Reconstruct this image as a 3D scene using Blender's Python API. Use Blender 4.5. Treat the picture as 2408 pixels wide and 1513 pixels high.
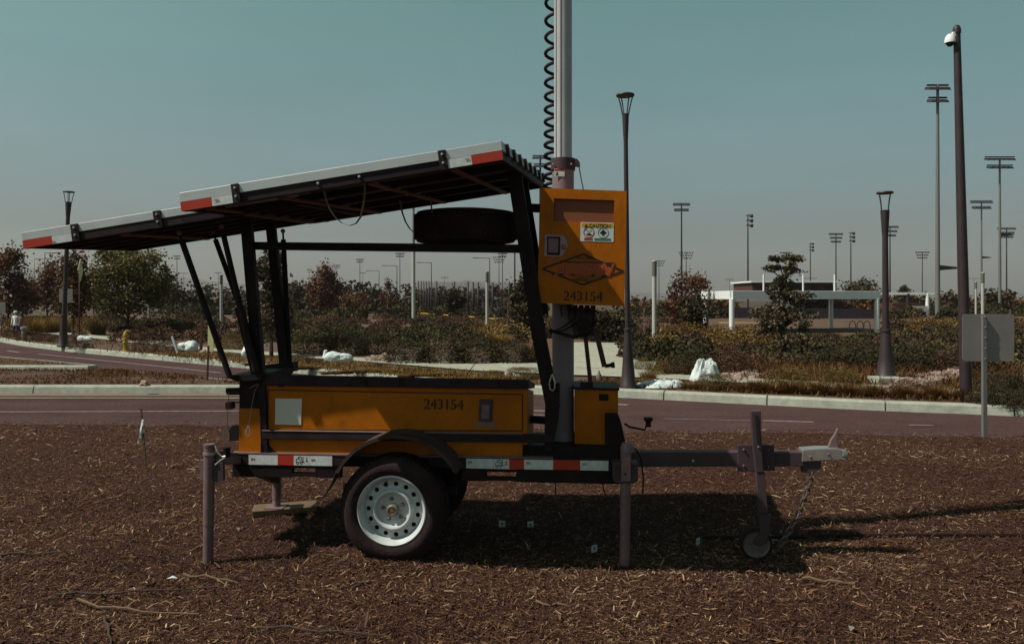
import bpy, bmesh, math, random
import numpy as np
from mathutils import Vector, Matrix, noise

for o in list(bpy.data.objects):
    bpy.data.objects.remove(o, do_unlink=True)
scene = bpy.context.scene
col = scene.collection
R = math.radians

# ------------------------------------------------------------------ camera
CW, CH = 2407.0, 1513.0          # working frame of the layout measurements
F = 1880.6                       # focal length in that frame
CX, HY = 1203.5, 702.0           # principal column, horizon row
H = 1.6                          # eye height in metres
cam_d = bpy.data.cameras.new('camera')
cam = bpy.data.objects.new('camera', cam_d)
col.objects.link(cam)
cam.location = (0, 0, H)
cam.rotation_euler = (R(90), 0, 0)
cam_d.sensor_width = 36.0
cam_d.lens = 36.0 * F / CW
cam_d.shift_y = -(CH / 2 - HY) / CW
cam_d.clip_start = 0.05
cam_d.clip_end = 12000
scene.camera = cam

# ------------------------------------------------------------------ sky and sun
SUN = Vector((0.74, 0.19, -1.0))
SUN_EL = math.atan2(1.0, math.hypot(SUN.x, SUN.y))
world = bpy.data.worlds.new('World')
scene.world = world
world.use_nodes = True
nt = world.node_tree
nt.nodes.clear()
w_out = nt.nodes.new('ShaderNodeOutputWorld')
w_bg = nt.nodes.new('ShaderNodeBackground')
w_sky = nt.nodes.new('ShaderNodeTexSky')
w_sky.sky_type = 'NISHITA'
w_sky.sun_disc = False
w_sky.sun_elevation = SUN_EL
w_sky.sun_rotation = math.atan2(-SUN.x, -SUN.y)
w_sky.air_density = 1.0
w_sky.dust_density = 1.0
w_sky.ozone_density = 1.0
w_tc = nt.nodes.new('ShaderNodeTexCoord')
w_sep = nt.nodes.new('ShaderNodeSeparateXYZ')
w_ramp = nt.nodes.new('ShaderNodeValToRGB')      # smoke layer low over the horizon
w_mul = nt.nodes.new('ShaderNodeMix')
w_mul.data_type = 'RGBA'
w_mul.blend_type = 'MULTIPLY'
w_mul.inputs[0].default_value = 1.0
SKY_STOPS = [(0.0, (0.415, 0.42, 0.47)), (0.022, (0.345, 0.345, 0.40)), (0.08, (0.38, 0.37, 0.35)),
             (0.184, (0.55, 0.61, 0.475)), (0.34, (0.64, 0.83, 0.525)), (0.7, (0.40, 0.50, 0.33)), (1.0, (0.36, 0.40, 0.27))]
el = w_ramp.color_ramp.elements
while len(el) < len(SKY_STOPS):
    el.new(0.5)
for e, (p, c) in zip(el, SKY_STOPS):
    e.position = p
    e.color = (*c, 1)
nt.links.new(w_tc.outputs['Generated'], w_sep.inputs[0])
nt.links.new(w_sep.outputs['Z'], w_ramp.inputs[0])
nt.links.new(w_sky.outputs[0], w_mul.inputs[6])
nt.links.new(w_ramp.outputs[0], w_mul.inputs[7])
w_nz = nt.nodes.new('ShaderNodeTexNoise')          # faint uneven smoke, all round the sky
w_nz.inputs['Scale'].default_value = 2.2
w_nz.inputs['Detail'].default_value = 5
w_mp = nt.nodes.new('ShaderNodeMapping')
w_mp.inputs['Scale'].default_value = (1.0, 1.0, 4.0)
w_mr = nt.nodes.new('ShaderNodeMapRange')
w_mr.inputs[1].default_value = 0.3; w_mr.inputs[2].default_value = 0.7
w_mr.inputs[3].default_value = 0.95; w_mr.inputs[4].default_value = 1.05
w_m2 = nt.nodes.new('ShaderNodeMix'); w_m2.data_type = 'RGBA'; w_m2.blend_type = 'MULTIPLY'; w_m2.inputs[0].default_value = 1.0
nt.links.new(w_tc.outputs['Generated'], w_mp.inputs[0])
nt.links.new(w_mp.outputs[0], w_nz.inputs['Vector'])
nt.links.new(w_nz.outputs['Fac'], w_mr.inputs[0])
nt.links.new(w_mul.outputs[2], w_m2.inputs[6])
nt.links.new(w_mr.outputs[0], w_m2.inputs[7])
nt.links.new(w_m2.outputs[2], w_bg.inputs['Color'])
w_bg.inputs['Strength'].default_value = 0.13
nt.links.new(w_bg.outputs[0], w_out.inputs['Surface'])

sun_d = bpy.data.lights.new('sun', 'SUN')
sun_d.energy = 4.9
sun_d.angle = R(0.53)
sun_d.color = (1.0, 0.95, 0.86)
sun = bpy.data.objects.new('sun', sun_d)
col.objects.link(sun)
sun.rotation_euler = SUN.to_track_quat('-Z', 'Y').to_euler()
sun.location = (-20, -4, 30)

scene.view_settings.view_transform = 'Standard'
scene.view_settings.look = 'None'
scene.view_settings.exposure = 0.0
scene.view_settings.gamma = 1.0
scene.render.engine = 'CYCLES'
scene.cycles.max_bounces = 6
scene.cycles.diffuse_bounces = 3
scene.cycles.transparent_max_bounces = 12
scene.cycles.use_denoising = True

# ------------------------------------------------------------------ helpers
def G(x, y, z=0.0):
    """ground point seen at (x, y) of the working frame, at height z"""
    Y = (H - z) * F / (y - HY)
    return Vector(((x - CX) / F * Y, Y, z))

def Wp(x, y, Y):
    return Vector(((x - CX) / F * Y, Y, H - (y - HY) / F * Y))

def tag(o, label=None, cat=None, group=None, kind=None):
    if label: o['label'] = label
    if cat: o['category'] = cat
    if group: o['group'] = group
    if kind: o['kind'] = kind
    return o

def empty(name, loc=(0, 0, 0), rz=0.0):
    o = bpy.data.objects.new(name, None)
    col.objects.link(o)
    o.location = loc
    o.rotation_euler = (0, 0, rz)
    o.empty_display_size = 0.1
    return o

def link(name, me, parent=None, mat=None):
    o = bpy.data.objects.new(name, me)
    col.objects.link(o)
    if parent is not None:
        o.parent = parent
    if mat is not None:
        me.materials.clear()
        me.materials.append(mat)
    return o

ORD = ['leftmost', 'second from the left', 'third from the left', 'fourth from the left', 'fifth from the left', 'sixth from the left', 'seventh from the left', 'eighth from the left', 'ninth from the left', 'tenth from the left']
def ordn(i, n):
    if i == n - 1: return 'rightmost'
    if i < (n + 1) // 2 and i < 10: return ORD[i]
    k = n - 1 - i
    return ORD[k].replace('left', 'right') if k < 10 else 'middle'

def copy_tree(o, parent=None):
    c = o.copy()
    col.objects.link(c)
    c.parent = parent
    for ch in list(o.children):
        copy_tree(ch, c)
    return c

class MB:
    def __init__(s):
        s.v, s.f, s.sm = [], [], []
    def add(s, vs, fs, smooth=False):
        b = len(s.v)
        s.v += [tuple(p) for p in vs]
        s.f += [tuple(b + i for i in f) for f in fs]
        s.sm += [smooth] * len(fs)
        return s
    def box(s, x0, x1, y0, y1, z0, z1):
        return s.prism([(x0, z0), (x1, z0), (x1, z1), (x0, z1)], y0, y1)
    def prism(s, xz, y0, y1):
        n = len(xz)
        vs = [(x, y0, z) for x, z in xz] + [(x, y1, z) for x, z in xz]
        fs = [tuple(range(n)), tuple(range(2 * n - 1, n - 1, -1))]
        fs += [(i, i + n, (i + 1) % n + n, (i + 1) % n) for i in range(n)]
        return s.add(vs, fs)
    def slab(s, xy, z0, z1):
        n = len(xy)
        vs = [(x, y, z0) for x, y in xy] + [(x, y, z1) for x, y in xy]
        fs = [tuple(range(n - 1, -1, -1)), tuple(range(n, 2 * n))]
        fs += [(i, (i + 1) % n, (i + 1) % n + n, i + n) for i in range(n)]
        return s.add(vs, fs)
    def hexa(s, p):
        """eight corners: bottom four then top four"""
        return s.add(p, [(3, 2, 1, 0), (4, 5, 6, 7), (0, 1, 5, 4), (1, 2, 6, 5), (2, 3, 7, 6), (3, 0, 4, 7)])
    def beam(s, p, q, w, d, up=(0, 1, 0)):
        """rectangular bar p->q, width w across, depth d along up"""
        p, q = Vector(p), Vector(q)
        a = (q - p).normalized()
        u = Vector(up)
        u = (u - a * u.dot(a)).normalized()
        c = a.cross(u)
        pts = []
        for e in (p, q):
            for sx, sy in ((-1, -1), (1, -1), (1, 1), (-1, 1)):
                pts.append(e + c * (sx * w / 2) + u * (sy * d / 2))
        return s.hexa(pts)
    def tube(s, pts, r, n=8, caps=True):
        pts = [Vector(p) for p in pts]
        m = len(pts)
        rr = r if isinstance(r, (list, tuple)) else [r] * m
        ref = Vector((0, 0, 1))
        if abs((pts[-1] - pts[0]).normalized().dot(ref)) > 0.9:
            ref = Vector((0, 1, 0))
        vs = []
        prev = None
        for i, p in enumerate(pts):
            a = (pts[min(i + 1, m - 1)] - pts[max(i - 1, 0)])
            if a.length < 1e-9: a = Vector((0, 0, 1))
            a.normalize()
            if prev is None:
                u = ref - a * ref.dot(a)
            else:
                u = prev - a * prev.dot(a)
            if u.length < 1e-6: u = a.orthogonal()
            u.normalize()
            prev = u
            c = a.cross(u)
            for k in range(n):
                t = 2 * math.pi * k / n
                vs.append(p + (u * math.cos(t) + c * math.sin(t)) * rr[i])
        fs = []
        for i in range(m - 1):
            for k in range(n):
                k2 = (k + 1) % n
                fs.append((i * n + k, i * n + k2, (i + 1) * n + k2, (i + 1) * n + k))
        s.add(vs, fs, True)
        if caps:
            b = len(s.v) - len(vs)
            s.f.append(tuple(b + k for k in range(n - 1, -1, -1))); s.sm.append(False)
            s.f.append(tuple(b + (m - 1) * n + k for k in range(n))); s.sm.append(False)
        return s
    def lathe(s, prof, c=(0, 0, 0), axis='z', n=24, smooth=True):
        """prof: (radius, height) pairs turned about an axis through c"""
        c = Vector(c)
        vs = []
        for r, h in prof:
            for k in range(n):
                t = 2 * math.pi * k / n
                a, b = r * math.cos(t), r * math.sin(t)
                vs.append(c + (Vector((a, b, h)) if axis == 'z' else Vector((a, h, b)) if axis == 'y' else Vector((h, a, b))))
        fs = []
        for i in range(len(prof) - 1):
            for k in range(n):
                k2 = (k + 1) % n
                fs.append((i * n + k, i * n + k2, (i + 1) * n + k2, (i + 1) * n + k))
        s.add(vs, fs, smooth)
        b = len(s.v) - len(vs)
        if prof[0][0] > 1e-6:
            s.f.append(tuple(b + k for k in range(n))); s.sm.append(False)
        if prof[-1][0] > 1e-6:
            s.f.append(tuple(b + (len(prof) - 1) * n + k for k in range(n))); s.sm.append(False)
        return s
    def mesh(s, name):
        me = bpy.data.meshes.new(name)
        me.from_pydata(s.v, [], s.f)
        me.polygons.foreach_set('use_smooth', s.sm)
        bm = bmesh.new()
        bm.from_mesh(me)
        bmesh.ops.remove_doubles(bm, verts=bm.verts, dist=1e-6)
        bmesh.ops.recalc_face_normals(bm, faces=bm.faces)
        for e in bm.edges:
            if len(e.link_faces) == 2 and e.calc_face_angle(0.0) > 0.7:
                e.smooth = False
        bm.to_mesh(me)
        bm.free()
        return me
    def build(s, name, mat, parent=None, bevel=0.0):
        o = link(name, s.mesh(name), parent, mat)
        if bevel:
            m = o.modifiers.new('edge', 'BEVEL')
            m.width = bevel
            m.segments = 2
            m.limit_method = 'ANGLE'
        return o

def quads_mesh(name, V, tint, mat):
    """V (n,4,3) leaf or chip faces with a random tint per face"""
    V = np.asarray(V, dtype=np.float32)
    n, k = V.shape[0], V.shape[1]
    me = bpy.data.meshes.new(name)
    me.vertices.add(n * k)
    me.vertices.foreach_set('co', V.reshape(-1))
    me.loops.add(n * k)
    me.loops.foreach_set('vertex_index', np.arange(n * k, dtype=np.int32))
    me.polygons.add(n)
    me.polygons.foreach_set('loop_start', np.arange(0, n * k, k, dtype=np.int32))
    a = me.attributes.new('tint', 'FLOAT', 'FACE')
    a.data.foreach_set('value', np.asarray(tint, dtype=np.float32))
    me.update()
    me.validate()
    me.materials.append(mat)
    return me

# ------------------------------------------------------------------ materials
def nmat(name, base, rough=0.6, metal=0.0, var=0.12, scale=6.0, bump=0.0, bscale=60.0, spec=0.4, dirt=None, dirt_amt=0.3, dirt_scale=3.0):
    m = bpy.data.materials.new(name)
    m.use_nodes = True
    t = m.node_tree
    b = t.nodes['Principled BSDF']
    b.inputs['Roughness'].default_value = rough
    b.inputs['Metallic'].default_value = metal
    b.inputs['Specular IOR Level'].default_value = spec
    tc = t.nodes.new('ShaderNodeTexCoord')
    nz = t.nodes.new('ShaderNodeTexNoise')
    nz.inputs['Scale'].default_value = scale
    nz.inputs['Detail'].default_value = 6
    nz.inputs['Roughness'].default_value = 0.65
    t.links.new(tc.outputs['Object'], nz.inputs['Vector'])
    rp = t.nodes.new('ShaderNodeValToRGB')
    rp.color_ramp.elements[0].position = 0.3
    rp.color_ramp.elements[1].position = 0.7
    rp.color_ramp.elements[0].color = (*[max(0, c * (1 - var)) for c in base], 1)
    rp.color_ramp.elements[1].color = (*[min(1, c * (1 + var)) for c in base], 1)
    t.links.new(nz.outputs['Fac'], rp.inputs[0])
    out = rp.outputs[0]
    if dirt is not None:
        n2 = t.nodes.new('ShaderNodeTexNoise')
        n2.inputs['Scale'].default_value = dirt_scale
        n2.inputs['Detail'].default_value = 8
        n2.inputs['Roughness'].default_value = 0.75
        t.links.new(tc.outputs['Object'], n2.inputs['Vector'])
        mr = t.nodes.new('ShaderNodeMapRange')
        mr.inputs[1].default_value = 0.45
        mr.inputs[2].default_value = 0.75
        mr.inputs[3].default_value = 0.0
        mr.inputs[4].default_value = dirt_amt
        t.links.new(n2.outputs['Fac'], mr.inputs[0])
        mx = t.nodes.new('ShaderNodeMix')
        mx.data_type = 'RGBA'
        mx.inputs[7].default_value = (*dirt, 1)
        t.links.new(mr.outputs[0], mx.inputs[0])
        t.links.new(out, mx.inputs[6])
        out = mx.outputs[2]
    t.links.new(out, b.inputs['Base Color'])
    if bump:
        n3 = t.nodes.new('ShaderNodeTexNoise')
        n3.inputs['Scale'].default_value = bscale
        n3.inputs['Detail'].default_value = 5
        t.links.new(tc.outputs['Object'], n3.inputs['Vector'])
        bp = t.nodes.new('ShaderNodeBump')
        bp.inputs['Strength'].default_value = bump
        bp.inputs['Distance'].default_value = 0.02
        t.links.new(n3.outputs['Fac'], bp.inputs['Height'])
        t.links.new(bp.outputs[0], b.inputs['Normal'])
    return m

def tmat(name, stops, rough=0.8, transl=0.0):
    """colour taken from the per-face tint attribute"""
    m = bpy.data.materials.new(name)
    m.use_nodes = True
    t = m.node_tree
    b = t.nodes['Principled BSDF']
    b.inputs['Roughness'].default_value = rough
    b.inputs['Specular IOR Level'].default_value = 0.15
    at = t.nodes.new('ShaderNodeAttribute')
    at.attribute_name = 'tint'
    rp = t.nodes.new('ShaderNodeValToRGB')
    els = rp.color_ramp.elements
    while len(els) < len(stops):
        els.new(0.5)
    for e, (p, c) in zip(els, stops):
        e.position = p
        e.color = (*c, 1)
    t.links.new(at.outputs['Fac'], rp.inputs[0])
    t.links.new(rp.outputs[0], b.inputs['Base Color'])
    if transl:
        tr = t.nodes.new('ShaderNodeBsdfTranslucent')
        t.links.new(rp.outputs[0], tr.inputs['Color'])
        mx = t.nodes.new('ShaderNodeMixShader')
        mx.inputs[0].default_value = transl
        t.links.new(b.outputs[0], mx.inputs[1])
        t.links.new(tr.outputs[0], mx.inputs[2])
        t.links.new(mx.outputs[0], t.nodes['Material Output'].inputs['Surface'])
    return m

DUST = (0.10, 0.065, 0.05)
M = dict(
    yellow=nmat('safety_yellow_paint', (0.42, 0.114, 0.0), 0.5, spec=0.16, var=0.10, scale=3, dirt=(0.17, 0.062, 0.010), dirt_amt=0.6, dirt_scale=5.0),
    yellow_in=nmat('darker_orange_recess', (0.20, 0.058, 0.022), 0.6, var=0.1),  # window recess, a darker orange than the door
    black=nmat('black_steel', (0.017, 0.0105, 0.011), 0.6, spec=0.12, var=0.25, dirt=(0.035, 0.024, 0.022), dirt_amt=0.35),
    lid=nmat('charcoal_lid', (0.026, 0.016, 0.020), 0.6, spec=0.12, var=0.2, dirt=DUST, dirt_amt=0.2),
    dark=nmat('dark_primer_steel', (0.026, 0.017, 0.019), 0.6, spec=0.12, var=0.25, dirt=(0.06, 0.04, 0.035), dirt_amt=0.4),
    alu=nmat('anodised_aluminium', (0.52, 0.54, 0.53), 0.42, metal=0.35, var=0.06, scale=2, dirt=(0.3, 0.29, 0.27), dirt_amt=0.35, dirt_scale=5),
    mast=nmat('mast_aluminium', (0.42, 0.42, 0.42), 0.45, metal=0.0, var=0.06, scale=2, dirt=(0.2, 0.17, 0.17), dirt_amt=0.35),
    groove=nmat('mast_groove', (0.10, 0.095, 0.10), 0.6),
    galv=nmat('weathered_zinc', (0.20, 0.13, 0.13), 0.55, metal=0.3, var=0.2, scale=9, dirt=(0.08, 0.045, 0.04), dirt_amt=0.6, dirt_scale=8),
    tongue=nmat('dull_grey_tongue', (0.070, 0.044, 0.050), 0.6, metal=0.1, spec=0.2, var=0.2, scale=6, dirt=(0.05, 0.03, 0.03), dirt_amt=0.5),
    zinc=nmat('bright_zinc', (0.55, 0.52, 0.48), 0.35, metal=0.8, var=0.15, scale=14),
    white=nmat('white_reflective', (0.62, 0.66, 0.64), 0.5, var=0.05, dirt=(0.35, 0.33, 0.3), dirt_amt=0.4, dirt_scale=9),
    red=nmat('red_reflective', (0.42, 0.030, 0.012), 0.45, var=0.12, dirt=(0.2, 0.03, 0.015), dirt_amt=0.4),
    rubber=nmat('tyre_rubber', (0.026, 0.016, 0.0165), 0.9, spec=0.1, var=0.25, dirt=(0.06, 0.036, 0.034), dirt_amt=0.6, dirt_scale=7, bump=0.25, bscale=90),
    rim=nmat('white_rim', (0.52, 0.55, 0.545), 0.4, var=0.05, dirt=(0.30, 0.24, 0.23), dirt_amt=0.5, dirt_scale=9),
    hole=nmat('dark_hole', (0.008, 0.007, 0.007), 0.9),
    brass=nmat('hub_cap_brass', (0.36, 0.31, 0.22), 0.35, metal=0.7, var=0.2, scale=30),
    ink=nmat('black_ink', (0.012, 0.010, 0.010), 0.7),
    stencil=nmat('stencil_black', (0.035, 0.014, 0.008), 0.7),
    redink=nmat('logo_red', (0.40, 0.036, 0.004), 0.55, var=0.08),
    green=nmat('label_green', (0.05, 0.14, 0.085), 0.6),
    strap=nmat('webbing_strap', (0.12, 0.085, 0.035), 0.85, var=0.2, scale=40),
    fender=nmat('dusty_fender', (0.050, 0.033, 0.029), 0.85, spec=0.1, var=0.3, scale=7, dirt=(0.16, 0.11, 0.085), dirt_amt=0.6),
    solar=nmat('solar_glass', (0.012, 0.016, 0.03), 0.12, var=0.2, spec=0.6),
    back=nmat('panel_backsheet', (0.05, 0.035, 0.037), 0.7, var=0.15),
    batten=nmat('bounce_lit_batten', (0.17, 0.075, 0.035), 0.7, var=0.3, scale=12),  # orange tone holds bounce light painted onto the cross beams
    wood=nmat('sawn_lumber', (0.13, 0.08, 0.04), 0.8, var=0.25, scale=14, bump=0.3, bscale=30),
    asphalt=nmat('asphalt', (0.070, 0.039, 0.036), 0.95, spec=0.1, var=0.16, scale=0.9, bump=0.4, bscale=160, dirt=(0.050, 0.026, 0.025), dirt_amt=0.55, dirt_scale=0.30),
    concrete=nmat('kerb_concrete', (0.34, 0.355, 0.29), 0.85, var=0.12, scale=3, bump=0.25, bscale=70, dirt=(0.25, 0.21, 0.175), dirt_amt=0.5, dirt_scale=1.6),
    walk=nmat('sidewalk_concrete', (0.32, 0.32, 0.245), 0.85, var=0.1, scale=1.5, dirt=(0.25, 0.22, 0.17), dirt_amt=0.4, dirt_scale=0.8),
    paintw=nmat('white_road_paint', (0.24, 0.185, 0.175), 0.8, var=0.2, scale=9, dirt=(0.12, 0.07, 0.065), dirt_amt=0.7, dirt_scale=12),
    painty=nmat('yellow_road_paint', (0.26, 0.22, 0.125), 0.8, var=0.2, scale=9, dirt=(0.12, 0.08, 0.06), dirt_amt=0.7, dirt_scale=12),
    soil=nmat('dry_planting_soil', (0.085, 0.046, 0.026), 0.95, var=0.35, scale=1.6, bump=0.9, bscale=14, dirt=(0.125, 0.080, 0.038), dirt_amt=0.7, dirt_scale=0.9),
    island=nmat('island_soil', (0.070, 0.032, 0.021), 0.95, var=0.3, scale=1.3, bump=0.9, bscale=14, dirt=(0.09, 0.06, 0.022), dirt_amt=0.6, dirt_scale=0.8),
    terrain=nmat('terrain_soil', (0.045, 0.027, 0.018), 0.95, var=0.3, scale=0.25, dirt=(0.10, 0.055, 0.03), dirt_amt=0.5, dirt_scale=0.1),
    mulchbase=nmat('mulch_bed', (0.050, 0.0225, 0.0165), 0.95, spec=0.05, var=0.75, scale=85, bump=1.0, bscale=70, dirt=(0.10, 0.052, 0.028), dirt_amt=0.7, dirt_scale=38),
    bark=nmat('tree_bark', (0.055, 0.034, 0.026), 0.9, var=0.3, scale=12, bump=0.6, bscale=30),
    palebark=nmat('pale_bark', (0.20, 0.13, 0.11), 0.9, var=0.3, scale=12),
    pole_dk=nmat('dark_painted_pole', (0.030, 0.018, 0.019), 0.55, var=0.15, dirt=(0.06, 0.045, 0.04), dirt_amt=0.3),
    pole_gr=nmat('galvanised_pole', (0.17, 0.165, 0.16), 0.5, metal=0.2, var=0.12),
    pole_wh=nmat('pale_light_column', (0.40, 0.39, 0.35), 0.6, var=0.08),
    column_top=nmat('grey_column_lens', (0.12, 0.12, 0.095), 0.4, var=0.08),
    lampdk=nmat('floodlight_housing', (0.02, 0.016, 0.017), 0.6, var=0.2),
    bag=nmat('white_woven_plastic', (0.60, 0.66, 0.64), 0.6, var=0.08, scale=7, bump=0.5, bscale=22),
    hyd=nmat('hydrant_yellow', (0.42, 0.27, 0.03), 0.5, var=0.12),
    signback=nmat('sign_back_aluminium', (0.27, 0.245, 0.23), 0.5, metal=0.35, var=0.1, scale=3),
    signface=nmat('pale_sign_face', (0.20, 0.17, 0.155), 0.6, var=0.08),
    sign_y=nmat('yellow_sign_face', (0.62, 0.60, 0.30), 0.5, var=0.05),
    white_steel=nmat('white_painted_steel', (0.78, 0.80, 0.78), 0.5, var=0.04),
    fabric_dk=nmat('dark_windscreen', (0.020, 0.013, 0.020), 0.9, var=0.2),
    fence_y=nmat('yellow_fence_cap', (0.42, 0.24, 0.03), 0.6, var=0.1),
    maroon=nmat('maroon_wall', (0.075, 0.028, 0.022), 0.8, var=0.15),
    rock=nmat('pale_rock', (0.30, 0.20, 0.16), 0.9, var=0.2, scale=5, bump=0.6, bscale=20),
    rust=nmat('rusty_post', (0.09, 0.03, 0.024), 0.85, var=0.2),
    hill=nmat('far_hill', (0.09, 0.075, 0.075), 1.0, var=0.15, scale=0.004),
    turf=nmat('field_turf', (0.060, 0.042, 0.022), 0.95, var=0.2, scale=0.3),
    skin=nmat('skin', (0.38, 0.22, 0.16), 0.6),
    shirt=nmat('white_shirt', (0.7, 0.74, 0.76), 0.8),
    shirt_r=nmat('dark_red_shirt', (0.16, 0.04, 0.045), 0.8),
    jeans=nmat('blue_trousers', (0.03, 0.04, 0.08), 0.85),
    tape=nmat('survey_ribbon', (0.62, 0.64, 0.62), 0.6),
    rubbleM=nmat('pale_gravel', (0.26, 0.19, 0.15), 0.95, var=0.35, scale=5, bump=1.0, bscale=12),
)
def weather(m, scale, lo, hi, stretch=(1, 1, 1), p0=.35, p1=.65):
    """wear and grain: multiplies a material's colour by a noise pattern of its own"""
    t = m.node_tree
    b = t.nodes['Principled BSDF']
    src = b.inputs['Base Color'].links[0].from_socket
    tc = t.nodes.new('ShaderNodeTexCoord'); mp = t.nodes.new('ShaderNodeMapping'); mp.inputs['Scale'].default_value = stretch
    nz = t.nodes.new('ShaderNodeTexNoise'); nz.inputs['Scale'].default_value = scale; nz.inputs['Detail'].default_value = 8; nz.inputs['Roughness'].default_value = .7
    mr = t.nodes.new('ShaderNodeMapRange'); mr.inputs[1].default_value = p0; mr.inputs[2].default_value = p1; mr.inputs[3].default_value = lo; mr.inputs[4].default_value = hi
    mx = t.nodes.new('ShaderNodeMix'); mx.data_type = 'RGBA'; mx.blend_type = 'MULTIPLY'; mx.inputs[0].default_value = 1.0
    t.links.new(tc.outputs['Object'], mp.inputs[0]); t.links.new(mp.outputs[0], nz.inputs['Vector']); t.links.new(nz.outputs['Fac'], mr.inputs[0])
    t.links.new(src, mx.inputs[6]); t.links.new(mr.outputs[0], mx.inputs[7]); t.links.new(mx.outputs[2], b.inputs['Base Color'])
weather(M['asphalt'], 24, .72, 1.3)
weather(M['asphalt'], 1.0, .84, 1.12, (.10, 1.5, 1))
weather(M['asphalt'], 2.2, 1.0, .62, (.25, .9, 1), .60, .66)
weather(M['concrete'], 9, .80, 1.12)
weather(M['walk'], 6, .86, 1.1)
weather(M['yellow'], 26, 1.0, .72, (1, 1, .35), .56, .72)
weather(M['yellow'], 3.5, .86, 1.08)
weather(M['rim'], 14, 1.0, .66, (1, 1, 1), .56, .74)
weather(M['paintw'], 16, .55, 1.15)
weather(M['bag'], 10, .78, 1.08)
weather(M['white'], 30, .80, 1.05)
# ------------------------------------------------------------------ ground and roads
rng = np.random.default_rng(7)
random.seed(7)
ROAD_Z = -0.03
BED_Z = 0.10

def structure(name, mb, mat, label=None):
    o = mb.build(name, mat)
    o['kind'] = 'structure'
    return o

def smooth_line(pts, step):
    """Catmull-Rom resampling of a 2-D polyline at about equal steps"""
    P = [Vector((p[0], p[1])) for p in pts]
    P = [P[0] * 2 - P[1]] + P + [P[-1] * 2 - P[-2]]
    fine = []
    for i in range(1, len(P) - 2):
        for k in range(24):
            t = k / 24
            a, b, c, d = P[i - 1], P[i], P[i + 1], P[i + 2]
            fine.append(0.5 * ((2 * b) + (c - a) * t + (2 * a - 5 * b + 4 * c - d) * t * t + (3 * b - a - 3 * c + d) * t ** 3))
    fine.append(P[-2])
    out = [fine[0]]
    acc = 0.0
    for i in range(1, len(fine)):
        acc += (fine[i] - fine[i - 1]).length
        if acc >= step:
            out.append(fine[i])
            acc = 0.0
    if (out[-1] - fine[-1]).length > step * 0.3:
        out.append(fine[-1])
    return out

# wide terrain sheet to the horizon
structure('ground', MB().add([(-3400, -150, -0.45), (3400, -150, -0.45), (3400, 3300, -0.45), (-3400, 3300, -0.45)], [(0, 1, 2, 3)]), M['terrain'])

# far kerb line (front foot of the kerb on the road), left to right
KF = [(-46, 62), (-30, 43)] + [tuple(G(x, y, ROAD_Z)[:2]) for x, y in
      ((0, 803), (131, 823), (284, 838), (518, 860), (830, 890), (1250, 926), (1453, 934), (1706, 947), (2067, 965), (2407, 979))] + [(10.5, 9.4), (16, 6.6), (26, 2)]
KFs = smooth_line(KF, 0.5)
# asphalt sheet
structure('road', MB().slab([(-80, 8.2), (30, 6.0), (32, 1.0), (60, -6), (60, 14), (20, 30), (-20, 70), (-80, 70)], -0.4, ROAD_Z), M['asphalt'])

def kerb(name, line, label_side, piece=3.0, w=0.15, h=0.135, side=1, closed=False):
    """kerb of separate sections; line = foot on the road side; side=+1 puts the body to the left of travel"""
    root = empty(name)
    root['kind'] = 'structure'
    pts = [Vector((p[0], p[1])) for p in line]
    n_per = max(1, int(round(piece / max(0.05, (pts[1] - pts[0]).length))))
    i = 0
    while i < len(pts) - 1:
        j = min(i + n_per, len(pts) - 1)
        seg = pts[i:j + 1]
        mb = MB()
        prof = [(0, ROAD_Z - 0.1), (0.0, ROAD_Z), (0.022, ROAD_Z + h - 0.025), (0.05, ROAD_Z + h), (w, ROAD_Z + h + 0.004), (w, ROAD_Z - 0.1)]
        rings = []
        for k, p in enumerate(seg):
            a = (seg[min(k + 1, len(seg) - 1)] - seg[max(k - 1, 0)]).normalized()
            nrm = Vector((-a.y, a.x)) * side
            q = p.copy()
            if k == 0: q += a * 0.010
            if k == len(seg) - 1: q -= a * 0.010
            rings.append([(q.x + nrm.x * d, q.y + nrm.y * d, z) for d, z in prof])
        m = len(prof)
        vs = [v for r in rings for v in r]
        fs = []
        for k in range(len(rings) - 1):
            for e in range(m - 1):
                fs.append((k * m + e, k * m + e + 1, (k + 1) * m + e + 1, (k + 1) * m + e))
        fs.append(tuple(range(m)))
        fs.append(tuple((len(rings) - 1) * m + e for e in range(m - 1, -1, -1)))
        mb.add(vs, fs)
        mb.build('kerb_section', M['concrete'], root)
        i = j
    return root

kerb('far_kerb', KFs, 'far', piece=3.0, side=1)

def sheet_from_line(name, line, offs, zs, mat, back):
    """a sheet whose near side follows line and whose far side is the polygon back"""
    mb = MB()
    pts = [Vector((p[0], p[1])) for p in line]
    front = []
    for k, p in enumerate(pts):
        a = (pts[min(k + 1, len(pts) - 1)] - pts[max(k - 1, 0)]).normalized()
        nrm = Vector((-a.y, a.x))
        front.append(p + nrm * offs)
    vs = [(p.x, p.y, zs) for p in front] + [(b[0], b[1], zs) for b in back]
    mb.add(vs, [tuple(range(len(vs)))])
    return structure(name, mb, mat)

sheet_from_line('planting_bed', KFs, 0.155, BED_Z, M['soil'], [(60, 30), (60, 64), (-46, 90)])

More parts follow.
